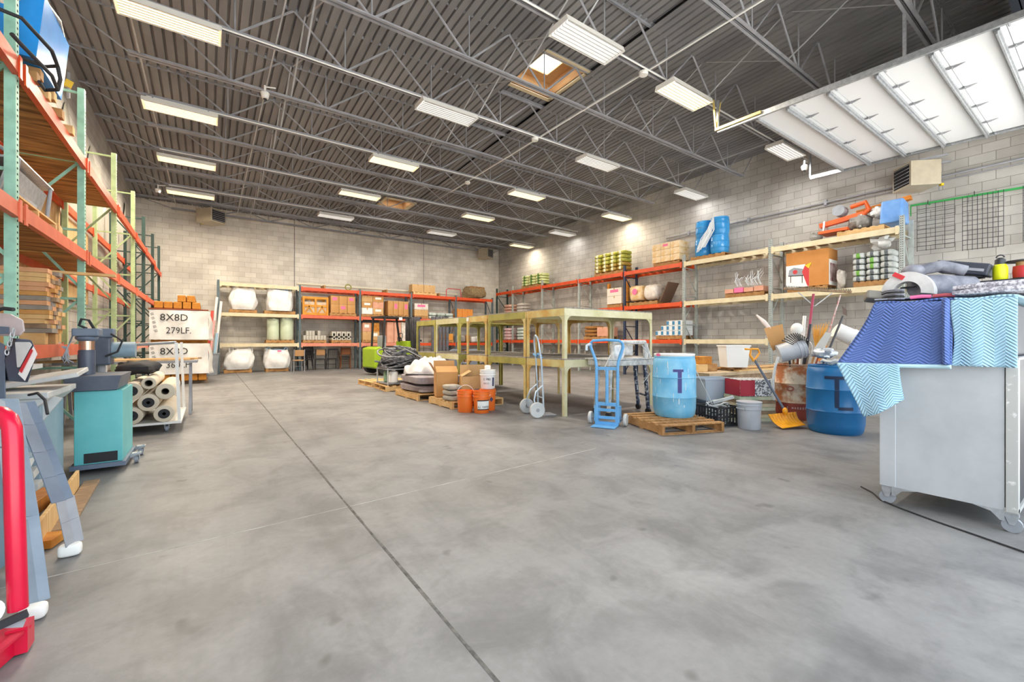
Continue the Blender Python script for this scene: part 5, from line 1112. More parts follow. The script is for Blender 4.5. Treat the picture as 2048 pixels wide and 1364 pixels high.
for k, (m, nm, x, y) in enumerate(((M_PAPER, 'white', -.2, -.28), (mat('dark_red_can', '#8d2f35', rough=.5), 'dark red', .18, -.28), (mat('green_can', '#7c9a80', rough=.5), 'pale green', -.22, .05))):
    tag(MB().lathe([(.09, 0), (.11, .02), (.11, .24), (.09, .28), (.04, .29)], 18).build('can', m, None, smooth=True, loc=(3.95 + x, 10.75 + y, .185)), nm + ' can on the small steel trolley under the hoses', 'can')
M_PAD = mat('grey_felt', '#8f868a', '#a49b9d', rough=.95, scale=9, bump=.3, bscale=30)
def pad(label, loc, sz, rz, sd):
    w, d, h = sz; b = MB().ball((0, 0, h / 2), (w / 2, d / 2, h / 2), 28, 10, .38, .03, sd)
    return tag(b.build('moving_pad', M_PAD, None, smooth=True, loc=loc, rz=rz), label, 'moving pad', 'folded grey moving pads')
pad('folded grey moving pad, bottom of the pile on the aisle pallet', (4.07, 8.95, .138), (1.1, 1.28, .15), R(2), 1)
pad('folded grey moving pad, top of the pile under the white tarp', (4.06, 8.90, .305), (1.1, 1.3, .19), R(-3), 2)
def tarp(u, v):
    a = u * 2 * PI; r = v ** .8; x = .56 * r * math.cos(a) * (1 + .12 * math.sin(3 * a)); y = .55 * r * math.sin(a) * (1 + .14 * math.sin(4 * a + 1))
    z = .27 * (1 - r ** 2.2) * (1 + .25 * math.sin(2 * a + 1) * r) + (.045 * math.sin(5 * a + 7 * r) + .035 * math.sin(9 * a - 11 * r)) * min(1, 3 * r) + .05
    return (x, y, max(z, .012 + .01 * math.sin(20 * a)) if v < 1 else .005)
tag(MB().grid(64, 22, tarp).build('white_tarp', mat('white_cloth', '#e6e4e2', '#d5d3d2', rough=.8, scale=5, bump=.3), None, smooth=True, solid=.006, loc=(4.08, 8.95, .505)), 'crumpled white tarp heaped on the grey moving pads', 'tarp')
def open_carton(label, loc, sz, rz, m, flaps=((0, 70), (1, 110), (2, 100), (3, 75)), txt=None):
    t = thing('open_carton', label, 'box', loc, rz, None); w, d, h = sz
    b = MB().box(-w / 2, w / 2, -d / 2, d / 2, 0, .008)
    b.box(-w / 2, w / 2, -d / 2, -d / 2 + .006, 0, h).box(-w / 2, w / 2, d / 2 - .006, d / 2, 0, h).box(-w / 2, -w / 2 + .006, -d / 2, d / 2, 0, h).box(w / 2 - .006, w / 2, -d / 2, d / 2, 0, h); b.build('box_body', m, t)
    for s, ang in flaps:
        a = R(ang); l = min(w, d) / 2; c, sn = math.cos(a) * l, math.sin(a) * l
        n, ex = {0: ((0, -1), w), 1: ((0, 1), w), 2: ((-1, 0), d), 3: ((1, 0), d)}[s]
        p = V((n[0] * w / 2, n[1] * d / 2, h)); q = p + V((n[0] * c, n[1] * c, sn)); e = V((abs(n[1]), abs(n[0]), 0)) * (ex / 2)
        MB().add([p - e, p + e, q + e, q - e], [(0, 1, 2, 3)]).build('flap', m, t, solid=.005)
    if txt: text('lettering', txt, mat('blue_violet_ink', '#5a62a8', rough=.8), .10, t, (w * .06, -d / 2 - .003, h * .36), (R(90), 0, 0), sx=.8)
    return t
open_carton('open tan carton with blue lettering on the aisle pallet', (4.24, 7.22, .135), (.62, .4, .42), R(-22), M_CARD2, ((1, 88), (2, 150), (3, 160)), 'GUYHOUSE')
open_carton('tall open brown carton with raised flap left of the lettered carton', (3.86, 7.80, .135), (.42, .42, .48), R(-18), M_CARD, ((0, 150), (2, 60), (1, 80)))
carton('plain brown carton standing behind the open cartons on the aisle pallet', (4.42, 7.80, .135), (.4, .3, .34), R(-15), M_CARD)
for k in range(3): sack('grey folded sack beside the cartons on the aisle pallet, ' + ['bottom', 'middle', 'top'][k], (3.68, 7.14 + .02 * k, .135 + .095 * k), (.30, .36, .095), R(15 - 8 * k), mat('sandy_grey_sack', '#b3aa9b', '#8f8a80', rough=.7, scale=8), 'grey sacks beside the cartons', sd=k)
# buckets
M_ORB = mat('orange_bucket', '#ee7a2e', '#e76c22', rough=.4, scale=3); M_WHB = mat('white_bucket', '#e9e8e4', rough=.4)
def curved(mb, r0, r1, a0, a1, z0, z1, n=8, nz=1):
    """a thin printed patch wrapped round a bucket or drum"""
    return mb.grid(n, nz, lambda u, v: ((r0 + (r1 - r0) * v) * math.cos(a0 + (a1 - a0) * u), (r0 + (r1 - r0) * v) * math.sin(a0 + (a1 - a0) * u), z0 + (z1 - z0) * v))
def bucket(label, loc, m, r=.142, h=.37, rz=0, handle=True, lid=False, group=None, up=True):
    t = thing('bucket', label, 'bucket', loc, rz, group)
    pr = [(r * .88, 0), (r * .9, .006), (r * .95, h * .72), (r * 1.03, h * .725), (r * 1.03, h * .75), (r * .97, h * .76), (r * .97, h * .86), (r * 1.03, h * .865), (r * 1.03, h * .9), (r * .985, h * .91), (r, h - .01), (r * 1.03, h - .008), (r * 1.03, h)]
    pr += [(r * .3, h + .004), (.01, h + .004)] if lid else [(r * .96, h), (r * .86, .01), (.01, .01)]
    MB().lathe(pr, 32).build('bucket_body', m, t, smooth=True)
    if handle: MB().tube([(r * 1.04 * math.cos(a * PI / 12), -.02 + .0 * a, h * .82 + (r * 1.1 * math.sin(a * PI / 12)) * (1 if up else -.6) - 0) for a in range(13)], .0035, 6).build('bail_handle', M_CHROME if m is not M_ORB else M_PAPER, t, smooth=True)
    return t
og = 'orange buckets at the end of the aisle pallets'
bucket('orange bucket with a raised white handle, left of three', (3.64, 6.60, 0), M_ORB, rz=R(-20), group=og)
b = bucket('orange bucket with a black and white label, middle of three', (3.82, 6.36, 0), M_ORB, rz=R(-25), group=og, up=False)
curved(MB(), .134, .139, R(-125), R(-30), .06, .225, 14).build('label_sheet', M_PAPER, b, smooth=True)
lm = MB(); curved(lm, .1375, .1395, R(-125), R(-30), .19, .225, 14); curved(lm, .1350, .1355, R(-125), R(-30), .06, .075, 14); lm.build('label_band', M_INK, b, smooth=True)
for k, ch in enumerate('ALL PURPOSE'):
    a = R(-118 + 8 * k); text('lettering', ch, M_INK, .05, b, (.1395 * math.cos(a), .1395 * math.sin(a), .105), (R(90), 0, a + R(90)), sx=.5)
b = bucket('orange bucket with a small diamond mark, under the white bucket', (4.06, 6.54, 0), M_ORB, rz=R(-25), lid=True, group=og, up=False)
MB().prism([(-.035, 0), (0, .045), (.035, 0), (0, -.045)], -.001, .001, 'y').build('diamond_mark', mat('navy_print', '#3d3a5c', rough=.6), b, loc=(.138 * math.cos(R(-70)), .138 * math.sin(R(-70)) - .002, .2), rz=R(20))
b = bucket('white printed bucket standing on the orange bucket', (4.06, 6.54, .379), M_WHB, .14, .33, rz=R(-25), lid=True, up=False)
curved(MB(), .128, .133, R(-60), R(-42), .05, .2, 4).build('dark_print', mat('navy_print', '#3d3a5c'), b, smooth=True)
for j, w_ in enumerate(('C PRO', 'BASE')):
    for k, ch in enumerate(w_): a = R(-125 + 11 * k); text('lettering', ch, M_INK, .055 - .02 * j, b, (.136 * math.cos(a), .136 * math.sin(a), .17 - .07 * j), (R(90), 0, a + R(90)), sx=.8)
tag(MB().lathe([(.05, 0), (.055, .005), (.055, .06), (.04, .075), (.01, .075)], 18).build('white_cap_jar', M_PAPER, None, smooth=True, loc=(4.05, 6.53, .716)), 'white jar standing on top of the white bucket', 'jar')

# ------------------------------------------------------------------ hand trucks and the wet saw
M_SKY = mat('sky_blue_enamel', '#5fa3d8', '#74b2e2', rough=.4, scale=6); M_WORN = mat('worn_silver_blue', '#a9bccb', '#c4ccd2', rough=.4, scale=5, metal=.3)
t = thing('hand_truck', 'slim silver hand truck with curved handle before the steel tables', 'hand truck', (4.47, 5.58, 0), R(-107))
# local x runs along the axle, local +y is the toe plate side
for s in (-1, 1): MB().tube([(s * .12, .02, .06), (s * .12, .01, .35), (s * .12, -.02, .9), (s * .11, -.05, 1.1)], .016, 8).build('upright', M_WORN, t, smooth=True)
MB().tube([(-.11, -.05, 1.1), (-.10, -.06, 1.2), (-.06, -.07, 1.28), (0, -.075, 1.31), (.06, -.07, 1.28), (.10, -.06, 1.2), (.11, -.05, 1.1)], .016, 8).build('handle_loop', M_WORN, t, smooth=True)
for s in (-1, 1): MB().tube([(s * .12, 0, .50), (s * .13, -.12, .40), (s * .16, -.16, .28), (s * .19, -.14, .12)], .013, 8).build('axle_brace', M_WORN, t, smooth=True)
for z in (.3, .55, .95): MB().bar((-.12, .0, z), (.12, 0, z), .028, .012).build('crossbar', M_WORN if z < .9 else M_SKY, t)
MB().tube([(-.16, -.05, 1.0), (-.06, -.03, .97), (.05, -.05, 1.01), (.12, -.02, .98)], .018, 7).build('strap_knot', M_SKY, t, smooth=True)
MB().cyl((-.25, -.14, .125), (.25, -.14, .125), .012, 8).build('axle', M_STEEL, t)
for s in (-1, 1):
    wl = MB().cyl((s * .22, -.14, .125), (s * .27, -.14, .125), .125, 26).build('wheel', M_CAST, t, smooth=True, bevel=.01); MB().cyl((s * .215, -.14, .125), (s * .275, -.14, .125), .03, 14).build('hub', M_STEEL, wl)
MB().box(-.14, .14, .02, .24, .005, .015).build('toe_plate', M_STEEL, t)
t = thing('hand_truck', 'sky blue hand truck with flared handles before the wet saw', 'hand truck', (4.73, 4.35, 0), R(-62))
for s in (-1, 1):
    MB().tube([(s * .155, 0, .06), (s * .155, 0, .84), (s * .165, 0, .93), (s * .235, -.02, 1.13), (s * .23, -.04, 1.19)], .0225, 10).build('upright', M_SKY, t, smooth=True)
    MB().cyl((s * .235, .05, .09), (s * .28, .05, .09), .115 if 0 else .09, 20).build('wheel', M_CAST, t, smooth=True, bevel=.01)
    MB().box(s * .155 - .03, s * .155 + .03, -.02, .10, .05, .28).build('axle_bracket', M_SKY, t)
MB().tube([(-.23, -.04, 1.19), (-.19, -.06, 1.225), (0, -.06, 1.235), (.19, -.06, 1.225), (.23, -.04, 1.19)], .02, 8).build('handle_bar', M_SKY, t, smooth=True)
MB().tube([(-.23, -.04, 1.18), (-.28, -.08, 1.15), (-.28, -.09, 1.08)], .022, 8).build('handle_grip', M_WORN, t, smooth=True)
MB().cyl((0, 0, .3), (0, 0, .80), .024, 10).build('centre_bar', M_SKY, t, smooth=True)
for z, hh_ in ((.80, .045), (.28, .05), (.2, .04), (.09, .04)): MB().box(-.155, .155, -.012, .012, z, z + hh_).build('crossbar', M_SKY, t)
MB().box(-.17, .17, -.02, .02, .005, .05).box(-.17, .17, -.26, -.02, .005, .012).build('toe_plate', M_SKY, t)
MB().cyl((-.27, .05, .09), (.27, .05, .09), .012, 8).build('axle', M_STEEL, t)
t = thing('wet_saw', 'white splashed wet tile saw on a wheeled leg stand', 'saw', (5.80, 4.88, 0), R(-5))
M_SPL = mat('splashed_white', '#dcdad5', '#a9a9a8', rough=.6, scale=14, detail=6); M_SPB = mat('splashed_dark_blue', '#3d4a63', '#cfd2d4', rough=.5, scale=22, detail=6, lo=.5, hi=.62)
MB().box(-.65, .42, -.25, .25, .82, .92).build('water_tray', M_SPL, t, bevel=.01)
MB().box(-.68, .45, -.28, .28, .92, .94).build('tray_rim', M_SPL, t)
MB().tube([(-.52, -.2, .94), (-.5, -.2, 1.2), (.2, -.2, 1.2), (.32, -.2, .94)], .035, 8).build('bridge', M_SPL, t); MB().box(.18, .26, -.22, -.18, .94, 1.18).build('bridge_plate', M_SPL, t)
MB().box(-.28, .02, -.12, .14, .98, 1.17).build('motor', M_SPL, t, bevel=.02); MB().lathe([(.12, 0), (.12, .02)], 24, (0, 0, 0)).build('blade', M_CHROME, t, loc=(-.3, -.1, 1.02), rot=(R(90), 0, 0))
MB().ball((-.36, -.15, 1.03), (.10, .07, .12), 16, 10, .8, .12, 3).build('plastic_cover', mat('cloudy_film', '#c9ccce', '#f0f1f1', rough=.2, scale=12), t, smooth=True)
for x, y, q in ((.20, -.2, .05), (.38, .2, .12), (-.55, -.2, -.08), (-.45, .2, -.05)):
    l = MB().bar((x, y, .82), (x + q, y * 1.15, .09), .045).build('leg', M_SPB if x > 0 else M_SPL, t)
    MB().cyl((x + q - .02, y * 1.15, .05), (x + q + .02, y * 1.15, .05), .05, 16).build('wheel', M_CHB, l, smooth=True)
MB().bar((.25, -.21, .3), (.46, .22, .3), .03).build('leg_stretcher', M_SPB, t)
MB().tube([(-.62, -.26, 1.0), (-.78, -.3, .8), (-.72, -.32, .52), (-.55, -.3, .45), (-.45, -.3, .62), (-.5, -.28, .8)], .008, 6).build('power_cord', M_CAST, t, smooth=True)
MB().tube([(.05, -.28, 1.15), (.22, -.33, .95), (.2, -.33, .7), (.02, -.32, .52)], .008, 6).build('water_hose', M_CAST, t, smooth=True)

# ------------------------------------------------------------------ drums, tubs and tools at the right
M_LDRUM = mat('pale_blue_splashed', '#62b2dc', '#8ecbe8', rough=.45, scale=4, detail=7); M_DDRUM = mat('deep_blue_plastic', '#12619a', '#1a6fa8', rough=.35, scale=3)
M_PURP = mat('purple_smear', '#4a4a8a', rough=.6)
pallet('weathered pallet under the pale blue drum', (5.40, 3.76, 0), R(70), 1.0, .95, M_WOOD, 'pallets near the drums', 6)
d = drum('plastic_drum', 'pale blue splashed drum with a purple T, standing on pallet', (5.60, 3.84, .131), M_LDRUM, .30, .87)
va = math.atan2(-3.84, -5.60)
m = MB(); curved(m, .303, .303, va - .05, va + .42, .655, .69, 10); curved(m, .304, .304, va + .16, va + .34, .36, .67, 6); m.build('t_mark', M_PURP, d, smooth=True)
m = MB(); random.seed(6)
for k in range(16):
    a = va + random.uniform(-1.1, 1.1); z = random.uniform(.15, .75); curved(m, .3025, .3025, a, a + random.uniform(.015, .04), z, z + random.uniform(.03, .14), 2)
m.build('paint_drip', mat('white_drip', '#dfe9ee', rough=.5), d, smooth=True)
MB().lathe([(.28, .872), (.285, .90), (.27, .905), (.01, .905)], 32).build('white_lid', M_PAPER, d, smooth=True); curved(MB(), .288, .288, va - 1.0, va - .72, .87, .91, 4).build('pink_tag', M_PINKL, d)
d = drum('plastic_drum', 'deep blue drum with a dark T beside the quilted blanket', (6.92, 2.28, 0), M_DDRUM, .325, .90)
va = math.atan2(-2.28, -6.92); m = MB(); MT = mat('dark_navy_smear', '#0d2547', rough=.5)
curved(m, .329, .329, va - .35, va + .55, .725, .765, 12); curved(m, .330, .330, va - .01, va + .13, .36, .75, 4); curved(m, .329, .329, va + .1, va + .6, .33, .37, 6); m.build('t_mark', MT, d, smooth=True)
M_RDR = mat('rusty_drum', '#a8653a', '#d6c6ae', rough=.8, scale=6, detail=8, lo=.42, hi=.6)
d = drum('steel_drum', 'rusty white and red steel drum full of long handled tools', (7.48, 2.98, 0), M_RDR, .29, .87, True, open_=True)
va = math.atan2(-2.98, -7.48)
curved(MB(), .2905, .2905, va - 1.4, va + 1.4, .04, .29, 24).build('red_band', mat('rust_red', '#8f3a30', '#a34a3a', rough=.7, scale=7), d, smooth=True)
for k, ch in enumerate('1 S HARDENER'):
    a = va - .6 + .115 * k; text('lettering', ch, M_PAPER, .045, d, (.2925 * math.cos(a), .2925 * math.sin(a), .21), (R(90), 0, a + R(90)), sx=.7)
m = MB()
for rr in (.05, .035): m.tube([(rr * math.cos(q * PI / 10), 0, .7 * rr * math.sin(q * PI / 10)) for q in range(20)], .004, 5, True)
m.build('round_mark', mat('rust_red', '#8f3a30'), d, loc=(.29 * math.cos(va - .25), .29 * math.sin(va - .25), .50), rz=va - .25 + R(90))
DX, DY = 7.48, 2.98
def bs(q): return V((DX + (q.x - DX) * .3, DY + (q.y - DY) * .3, .36))
def tl(u, v, t): return atd(u, v, t)
base = [V((DX + .17 * math.cos(k * 2.4), DY + .17 * math.sin(k * 2.4), .36)) for k in range(16)]
MH = [mat('ash_handle', '#b98a55', '#9c6f40', rough=.6, scale=6), mat('red_brown_handle', '#8f4a2c', rough=.6), M_CAST, mat('dark_handle', '#3c3d42', rough=.5), mat('grey_wood_handle', '#94836f', rough=.8)]
hl = ['pale wooden', 'red brown', 'pale grey', 'black', 'grey wooden']
for k, (u, v) in enumerate(((1586, 700), (1596, 702), (1604, 706), (1612, 690), (1618, 708), (1632, 700), (1640, 706), (1650, 690), (1578, 712))):
    q = tl(u, v, 6.52 + .11 * (k % 4)); m = MH[k % 5]; base[k] = bs(q)
    tag(MB().tube([base[k], base[k].lerp(q, .5), q], .0155, 8).build('long_handled_tool', m, None, smooth=True), hl[k % 5] + ' tool shaft standing in the rusty drum, ' + ['left of centre', 'behind the wire rake', 'under the white pipe', 'at the centre', 'beside the yellow broom', 'right of centre', 'near the right rim', 'by the orange sleeve', 'nearest the left rim'][k], 'tool', 'tool shafts in the rusty drum')
def tool(name, lab, cat, u, v, t_, bi, m, r=.014):
    q = tl(u, v, t_); base[bi] = bs(q); th = thing(name, lab, cat, tuple(base[bi])); d_ = q - base[bi]
    MB().tube([(0, 0, 0), d_ * .5, d_], r, 8).build('handle', m, th, smooth=True); return th, d_
# push broom on a red pole, head up
th, d_ = tool('push_broom', 'push broom with a tall red pole, wide head up in the air', 'broom', 1627, 588, 6.75, 9, mat('crimson_pole', '#a8284a', rough=.4), .019)
h0, h1 = tl(1568, 577, 6.9) - base[9], tl(1702, 584, 6.6) - base[9]
MB().bar(h0, h1, .06, .035).build('broom_head', M_WOODG, th); m = MB()
for k in range(40): p = V(h0).lerp(V(h1), (k + .5) / 40); m.cyl(p + V((0, 0, .015)), p + V((.01, 0, .045)), .006, 4)
m.build('bristles', M_UPD, th)
MB().bar(tl(1596, 584, 6.85) - base[9], tl(1628, 612, 6.75) - base[9], .014).build('brace', M_CAST, th); MB().bar(tl(1664, 586, 6.7) - base[9], tl(1630, 612, 6.75) - base[9], .014).build('brace', M_CAST, th)
# scraper with dark head
th, d_ = tool('floor_scraper', 'long dark floor scraper with a flat brown blade, leaning right', 'scraper', 1686, 632, 6.55, 10, MATS['dark_handle'], .016)
MB().add([tl(u, v, t_) - base[10] for t_ in (6.52, 6.54) for u, v in ((1684, 612), (1694, 620), (1694, 632), (1686, 628))], [(0, 1, 2, 3), (7, 6, 5, 4), (0, 4, 5, 1), (1, 5, 6, 2), (2, 6, 7, 3), (3, 7, 4, 0)]).build('blade', mat('brown_iron', '#5c463c', rough=.6), th)
th, d_ = tool('rod', 'thin red and orange rod rising to a black tip at right', 'rod', 1681, 590, 6.6, 11, mat('coral_rod', '#c9685a', '#d8d0cc', rough=.5, scale=20), .010)
MB().cyl(d_ * .35, d_ * .52, .028, 10).build('sleeve', mat('orange_sleeve', '#e8963c', rough=.5), th)
# wire rake
th, d_ = tool('leaf_rake', 'dark wire leaf rake fanning out over the rusty drum', 'rake', 1612, 700, 6.55, 12, MATS['dark_handle'])
for k in range(13):
    q = tl(1564 + k * 4.4, 680 - 14 * math.sin(k / 12 * PI), 6.28) - base[12]; MB().tube([d_ * .95, d_.lerp(q, .55), q, q + V((-.01, -.015, -.02))], .007, 5).build('tine', M_CHB, th)
# yellow broom
th, d_ = tool('corn_broom', 'yellow straw broom standing bristles up in the drum', 'broom', 1632, 702, 6.95, 13, MH[0])
for k in range(26):
    q = tl(1624 + k * 1.35, 655 + 6 * math.sin(k * 1.7) - k * .2, 6.95 + .04 * (k % 3)) - base[13]; MB().tube([d_, d_.lerp(q, .5) + V((0, 0, .01)), q], [.006, .006, .004], 4).build('straw', mat('yellow_straw', '#e3ac4a', '#d6983a', rough=.7, scale=6), th)
tag(MB().cyl(bs(tl(1609, 632, 6.95)), tl(1609, 632, 6.95), .024, 12).build('white_pipe', M_PAPER, None, smooth=True), 'thick white plastic pipe standing in the rusty drum', 'pipe')
tag(MB().cyl(bs(tl(1621, 648, 6.5)), tl(1621, 648, 6.5), .02, 8).build('square_bar', MATS['dark_handle'], None), 'dark flat bar standing in the rusty drum beside the broom', 'bar')
o = bucket('battered grey bucket lying tilted on the drum rim', tuple(tl(1556, 708, 6.55)), mat('pale_grey_bucket', '#c6c9cd', '#b5b9be', rough=.45, scale=5), .15, .36); o.rotation_euler = (R(20), R(72), R(-30))
o = bucket('white bucket upside down over a tool at the upper right', tuple(tl(1672, 660, 6.75)), M_WHB, .13, .32); o.rotation_euler = (R(10), R(118), R(-35))
tag(MB().ball((0, 0, 0), (.085, .085, .10), 18, 12).build('white_globe', M_WHITE, None, smooth=True, loc=tuple(tl(1594, 659, 6.6))), 'round white globe resting on the wire rake', 'globe')
c = thing('kraft_sheet', 'brown cardboard sheet sticking up left of the tool drum', 'cardboard', tuple(tl(1552, 680, 6.6)))
MB().add([tl(u, v, t_) - tl(1552, 680, 6.6) for t_ in (6.6, 6.62) for u, v in ((1528, 657), (1565, 648), (1572, 690), (1546, 702), (1540, 690))], [tuple(range(5)), tuple(range(5, 10))[::-1]] + [(i, i + 5, (i + 1) % 5 + 5, (i + 1) % 5) for i in range(5)]).build('sheet', M_CARD, c)
MB().tube([tl(1540, 658, 6.62) - tl(1552, 680, 6.6), tl(1528, 644, 6.7) - tl(1552, 680, 6.6), tl(1513, 630, 6.8) - tl(1552, 680, 6.6)], [.03, .035, .012], 8).build('foam_strip', mat('pale_pink_foam', '#e2d3cc', rough=.8), c)
tag(MB().add([tl(u, v, t_) for t_ in (6.5, 6.515) for u, v in ((1651, 664), (1664, 666), (1648, 700), (1626, 700))], [(0, 1, 2, 3), (7, 6, 5, 4), (0, 4, 5, 1), (1, 5, 6, 2), (2, 6, 7, 3), (3, 7, 4, 0)]).build('grey_board', mat('grey_board_thin', '#b6b3ac', rough=.7), None), 'thin grey board stuck between broom and scraper', 'board')
tag(MB().tube([tl(1556, 714, 6.4), tl(1550, 735, 6.38), tl(1545, 765, 6.36), tl(1548, 800, 6.36)], .018, 7).build('cloth_strap', M_CAST, None, smooth=True), 'pale strap hanging down left of the rusty drum', 'strap')
# rope and foil on the blue drum
for k in range(2): tag(MB().tube([(6.92 + (.1 + .05 * k) * math.cos(a * PI / 9), 2.28 + (.1 + .05 * k) * math.sin(a * PI / 9), .92 + .03 * k + .012 * math.sin(a * 2)) for a in range(18)], .018, 7, True).build('rope_coil', M_CAST, None, smooth=True), 'pale rope coil on the deep blue drum lid, ' + ('inner' if k == 0 else 'outer'), 'rope', 'rope coils on the blue drum')
tag(MB().ball((7.02, 2.45, 1.05), (.14, .12, .06), 16, 9, .8, .25, 5).build('foil_heap', mat('crumpled_foil', '#d5dade', '#9aa1a8', rough=.25, metal=.3, scale=14), None, smooth=True), 'crumpled silver film heap on the deep blue drum', 'plastic film')
# snow shovel
t = thing('snow_shovel', 'yellow snow shovel with dark shaft, leaning by the rusty drum', 'shovel', (6.72, 2.78, 0)); O = V((6.72, 2.78, 0)); M_SHY = mat('shovel_yellow', '#f0a51e', '#e89a18', rough=.4, scale=3)
s0, s1 = tl(1570, 822, 6.12) - O, tl(1509, 720, 6.5) - O
MB().tube([s0, s1], .017, 10).build('shaft', mat('slate_shaft', '#565d6c', rough=.4), t, smooth=True)
hp = [tl(u, v, 6.5) - O for u, v in ((1508, 722), (1500, 710), (1502, 699), (1490, 698))]
MB().tube(hp, [.02, .018, .016, .016], 8).tube([tl(1508, 722, 6.5) - O, tl(1519, 706, 6.5) - O, tl(1516, 698, 6.5) - O, tl(1502, 698, 6.5) - O], .015, 8).build('d_handle', M_SHY, t, smooth=True)
TL, TR, BL_, BR_ = tl(1536, 829, 6.18) - O, tl(1592, 824, 6.2) - O, tl(1565, 857, 5.95) - O, tl(1612, 850, 6.02) - O
TL.z = max(TL.z, .1)
def blade(u, v):
    a = TL.lerp(TR, u); b = BL_.lerp(BR_, u); p = a.lerp(b, v); n_ = V((-.5, -.55, .35)); p = p - n_ * (.07 * math.sin(PI * v)) + n_ * (.02 * abs(math.sin(9 * PI * u)) * (1 - v)); p.z = max(p.z, .008); return p
MB().grid(36, 10, blade).build('scoop', M_SHY, t, smooth=True, solid=.006); MB().ball(tuple(s0), (.035, .035, .05)).build('socket', M_SHY, t, smooth=True)
# tubs, crate, bucket, red box
gb_ = bucket('silver grey bucket with a lid beside the black crate', (6.20, 3.06, 0), mat('silver_grey_bucket', '#adb1b8', '#bcc0c6', rough=.35, scale=3), .158, .375, lid=True, up=False)
t = thing('black_crate', 'black plastic crate stuffed with pale cord next to the pallet', 'crate', (6.15, 3.49, 0), R(-16))
b = MB()
for k in range(8):
    x = -.2 + k * .4 / 7; b.box(x - .012, x + .012, -.21, -.2, 0, .27).box(x - .012, x + .012, .2, .21, 0, .27); y = x; b.box(-.21, -.2, y - .012, y + .012, 0, .27).box(.2, .21, y - .012, y + .012, 0, .27)
for z in (0, .12, .25): b.box(-.212, .212, -.214, -.198, z, z + .025).box(-.212, .212, .198, .214, z, z + .025).box(-.214, -.198, -.2, .2, z, z + .025).box(.198, .214, -.2, .2, z, z + .025)
b.box(-.2, .2, -.2, .2, 0, .012); b.build('lattice', M_RUBBER, t)
for k in range(10): MB().tube([(.16 * math.cos(q * PI / 8 + k), .15 * math.sin(q * PI / 8 + k), .05 + k * .028 + .03 * math.sin(q + k)) for q in range(16)], .009, 6, True).build('cord_loop', M_CAST, t, smooth=True)
MB().tube([(-.1, 0, .3), (-.25, .05, .62), (-.34, .08, .82)], .006, 5).build('rod', M_CAST, t); MB().bar((.02, .1, .3), (.2, -.1, .40), .10, .04).build('folded_cloth', M_CAST, t)
def tub(label, loc, sz, m, rz, cat='tub'):
    w, d, h = sz; t = thing('plastic_tub', label, cat, loc, rz)
    b = MB(); 
    for i in range(4):
        a = [(-1, -1), (1, -1), (1, 1), (-1, 1)]; p, q = a[i], a[(i + 1) % 4]
        b.add([(p[0] * w * .42, p[1] * d * .42, 0), (q[0] * w * .42, q[1] * d * .42, 0), (q[0] * w * .5, q[1] * d * .5, h), (p[0] * w * .5, p[1] * d * .5, h)], [(0, 1, 2, 3)])
    b.add([(x * w * .42, y * d * .42, 0) for x, y in ((-1, -1), (1, -1), (1, 1), (-1, 1))], [(0, 1, 2, 3)]); b.build('tub_body', m, t, solid=.006)
    r = MB().box(-w / 2 - .015, w / 2 + .015, -d / 2 - .015, -d / 2 + .005, h - .02, h + .006).box(-w / 2 - .015, w / 2 + .015, d / 2 - .005, d / 2 + .015, h - .02, h + .006).box(-w / 2 - .015, -w / 2 + .005, -d / 2, d / 2, h - .02, h + .006).box(w / 2 - .005, w / 2 + .015, -d / 2, d / 2, h - .02, h + .006)
    r.build('rim', m, t); return t
tub('dark blue plastic tub under the grey tub behind the drum', (6.86, 3.98, 0), (.46, .4, .24), mat('dark_blue_tub', '#33475f', rough=.5), R(-30)); tub('pale grey plastic tub behind the pale blue drum', (6.86, 3.98, .25), (.48, .42, .36), mat('pale_blue_grey_tub', '#aebac6', rough=.4), R(-30))
for k in range(7):
    f = thing('wooden_tray', 'pale shallow wooden tray in the stack under the red box, ' + ['lowest', 'second from bottom', 'third from bottom', 'middle', 'third from top', 'second from top', 'topmost'][k], 'frame', (6.92 + .012 * (k % 3), 3.42, .054 * k), R(-32 + 2 * (k % 2)), 'wooden trays stacked under the red box')
    b = MB(); w_, d_2 = .56, .44
    b.box(-w_ / 2, w_ / 2, -d_2 / 2, -d_2 / 2 + .05, 0, .05).box(-w_ / 2, w_ / 2, d_2 / 2 - .05, d_2 / 2, 0, .05).box(-w_ / 2, -w_ / 2 + .05, -d_2 / 2 + .05, d_2 / 2 - .05, 0, .05).box(w_ / 2 - .05, w_ / 2, -d_2 / 2 + .05, d_2 / 2 - .05, 0, .05)
    b.build('frame_rail', [M_WOODG, mat('faded_green_wood', '#93a58a', '#c7bfa4', rough=.8, scale=6), mat('pale_frame', '#d3c4a5', '#b9a888', rough=.8, scale=6)][(k % 3 + 1) % 3 if k < 6 else 1], f); MB().box(-w_ / 2 + .05, w_ / 2 - .05, -d_2 / 2 + .05, d_2 / 2 - .05, .005, .012).build('panel', M_WOODG, f)
t = thing('speckled_box', 'box with a dark red front and speckled grey side', 'box', (6.93, 3.42, .38), R(-32)); MB().box(-.27, .27, -.21, .21, 0, .25).build('box_body', mat('speckled_grey', '#55565b', '#d5d5d3', rough=.6, scale=28, lo=.45, hi=.55), t)
MB().box(-.274, -.268, -.205, .205, .005, .245).box(-.27, -.04, -.213, -.209, .005, .245).build('red_front', mat('dark_red_panel', '#9c1a2e', rough=.6), t)
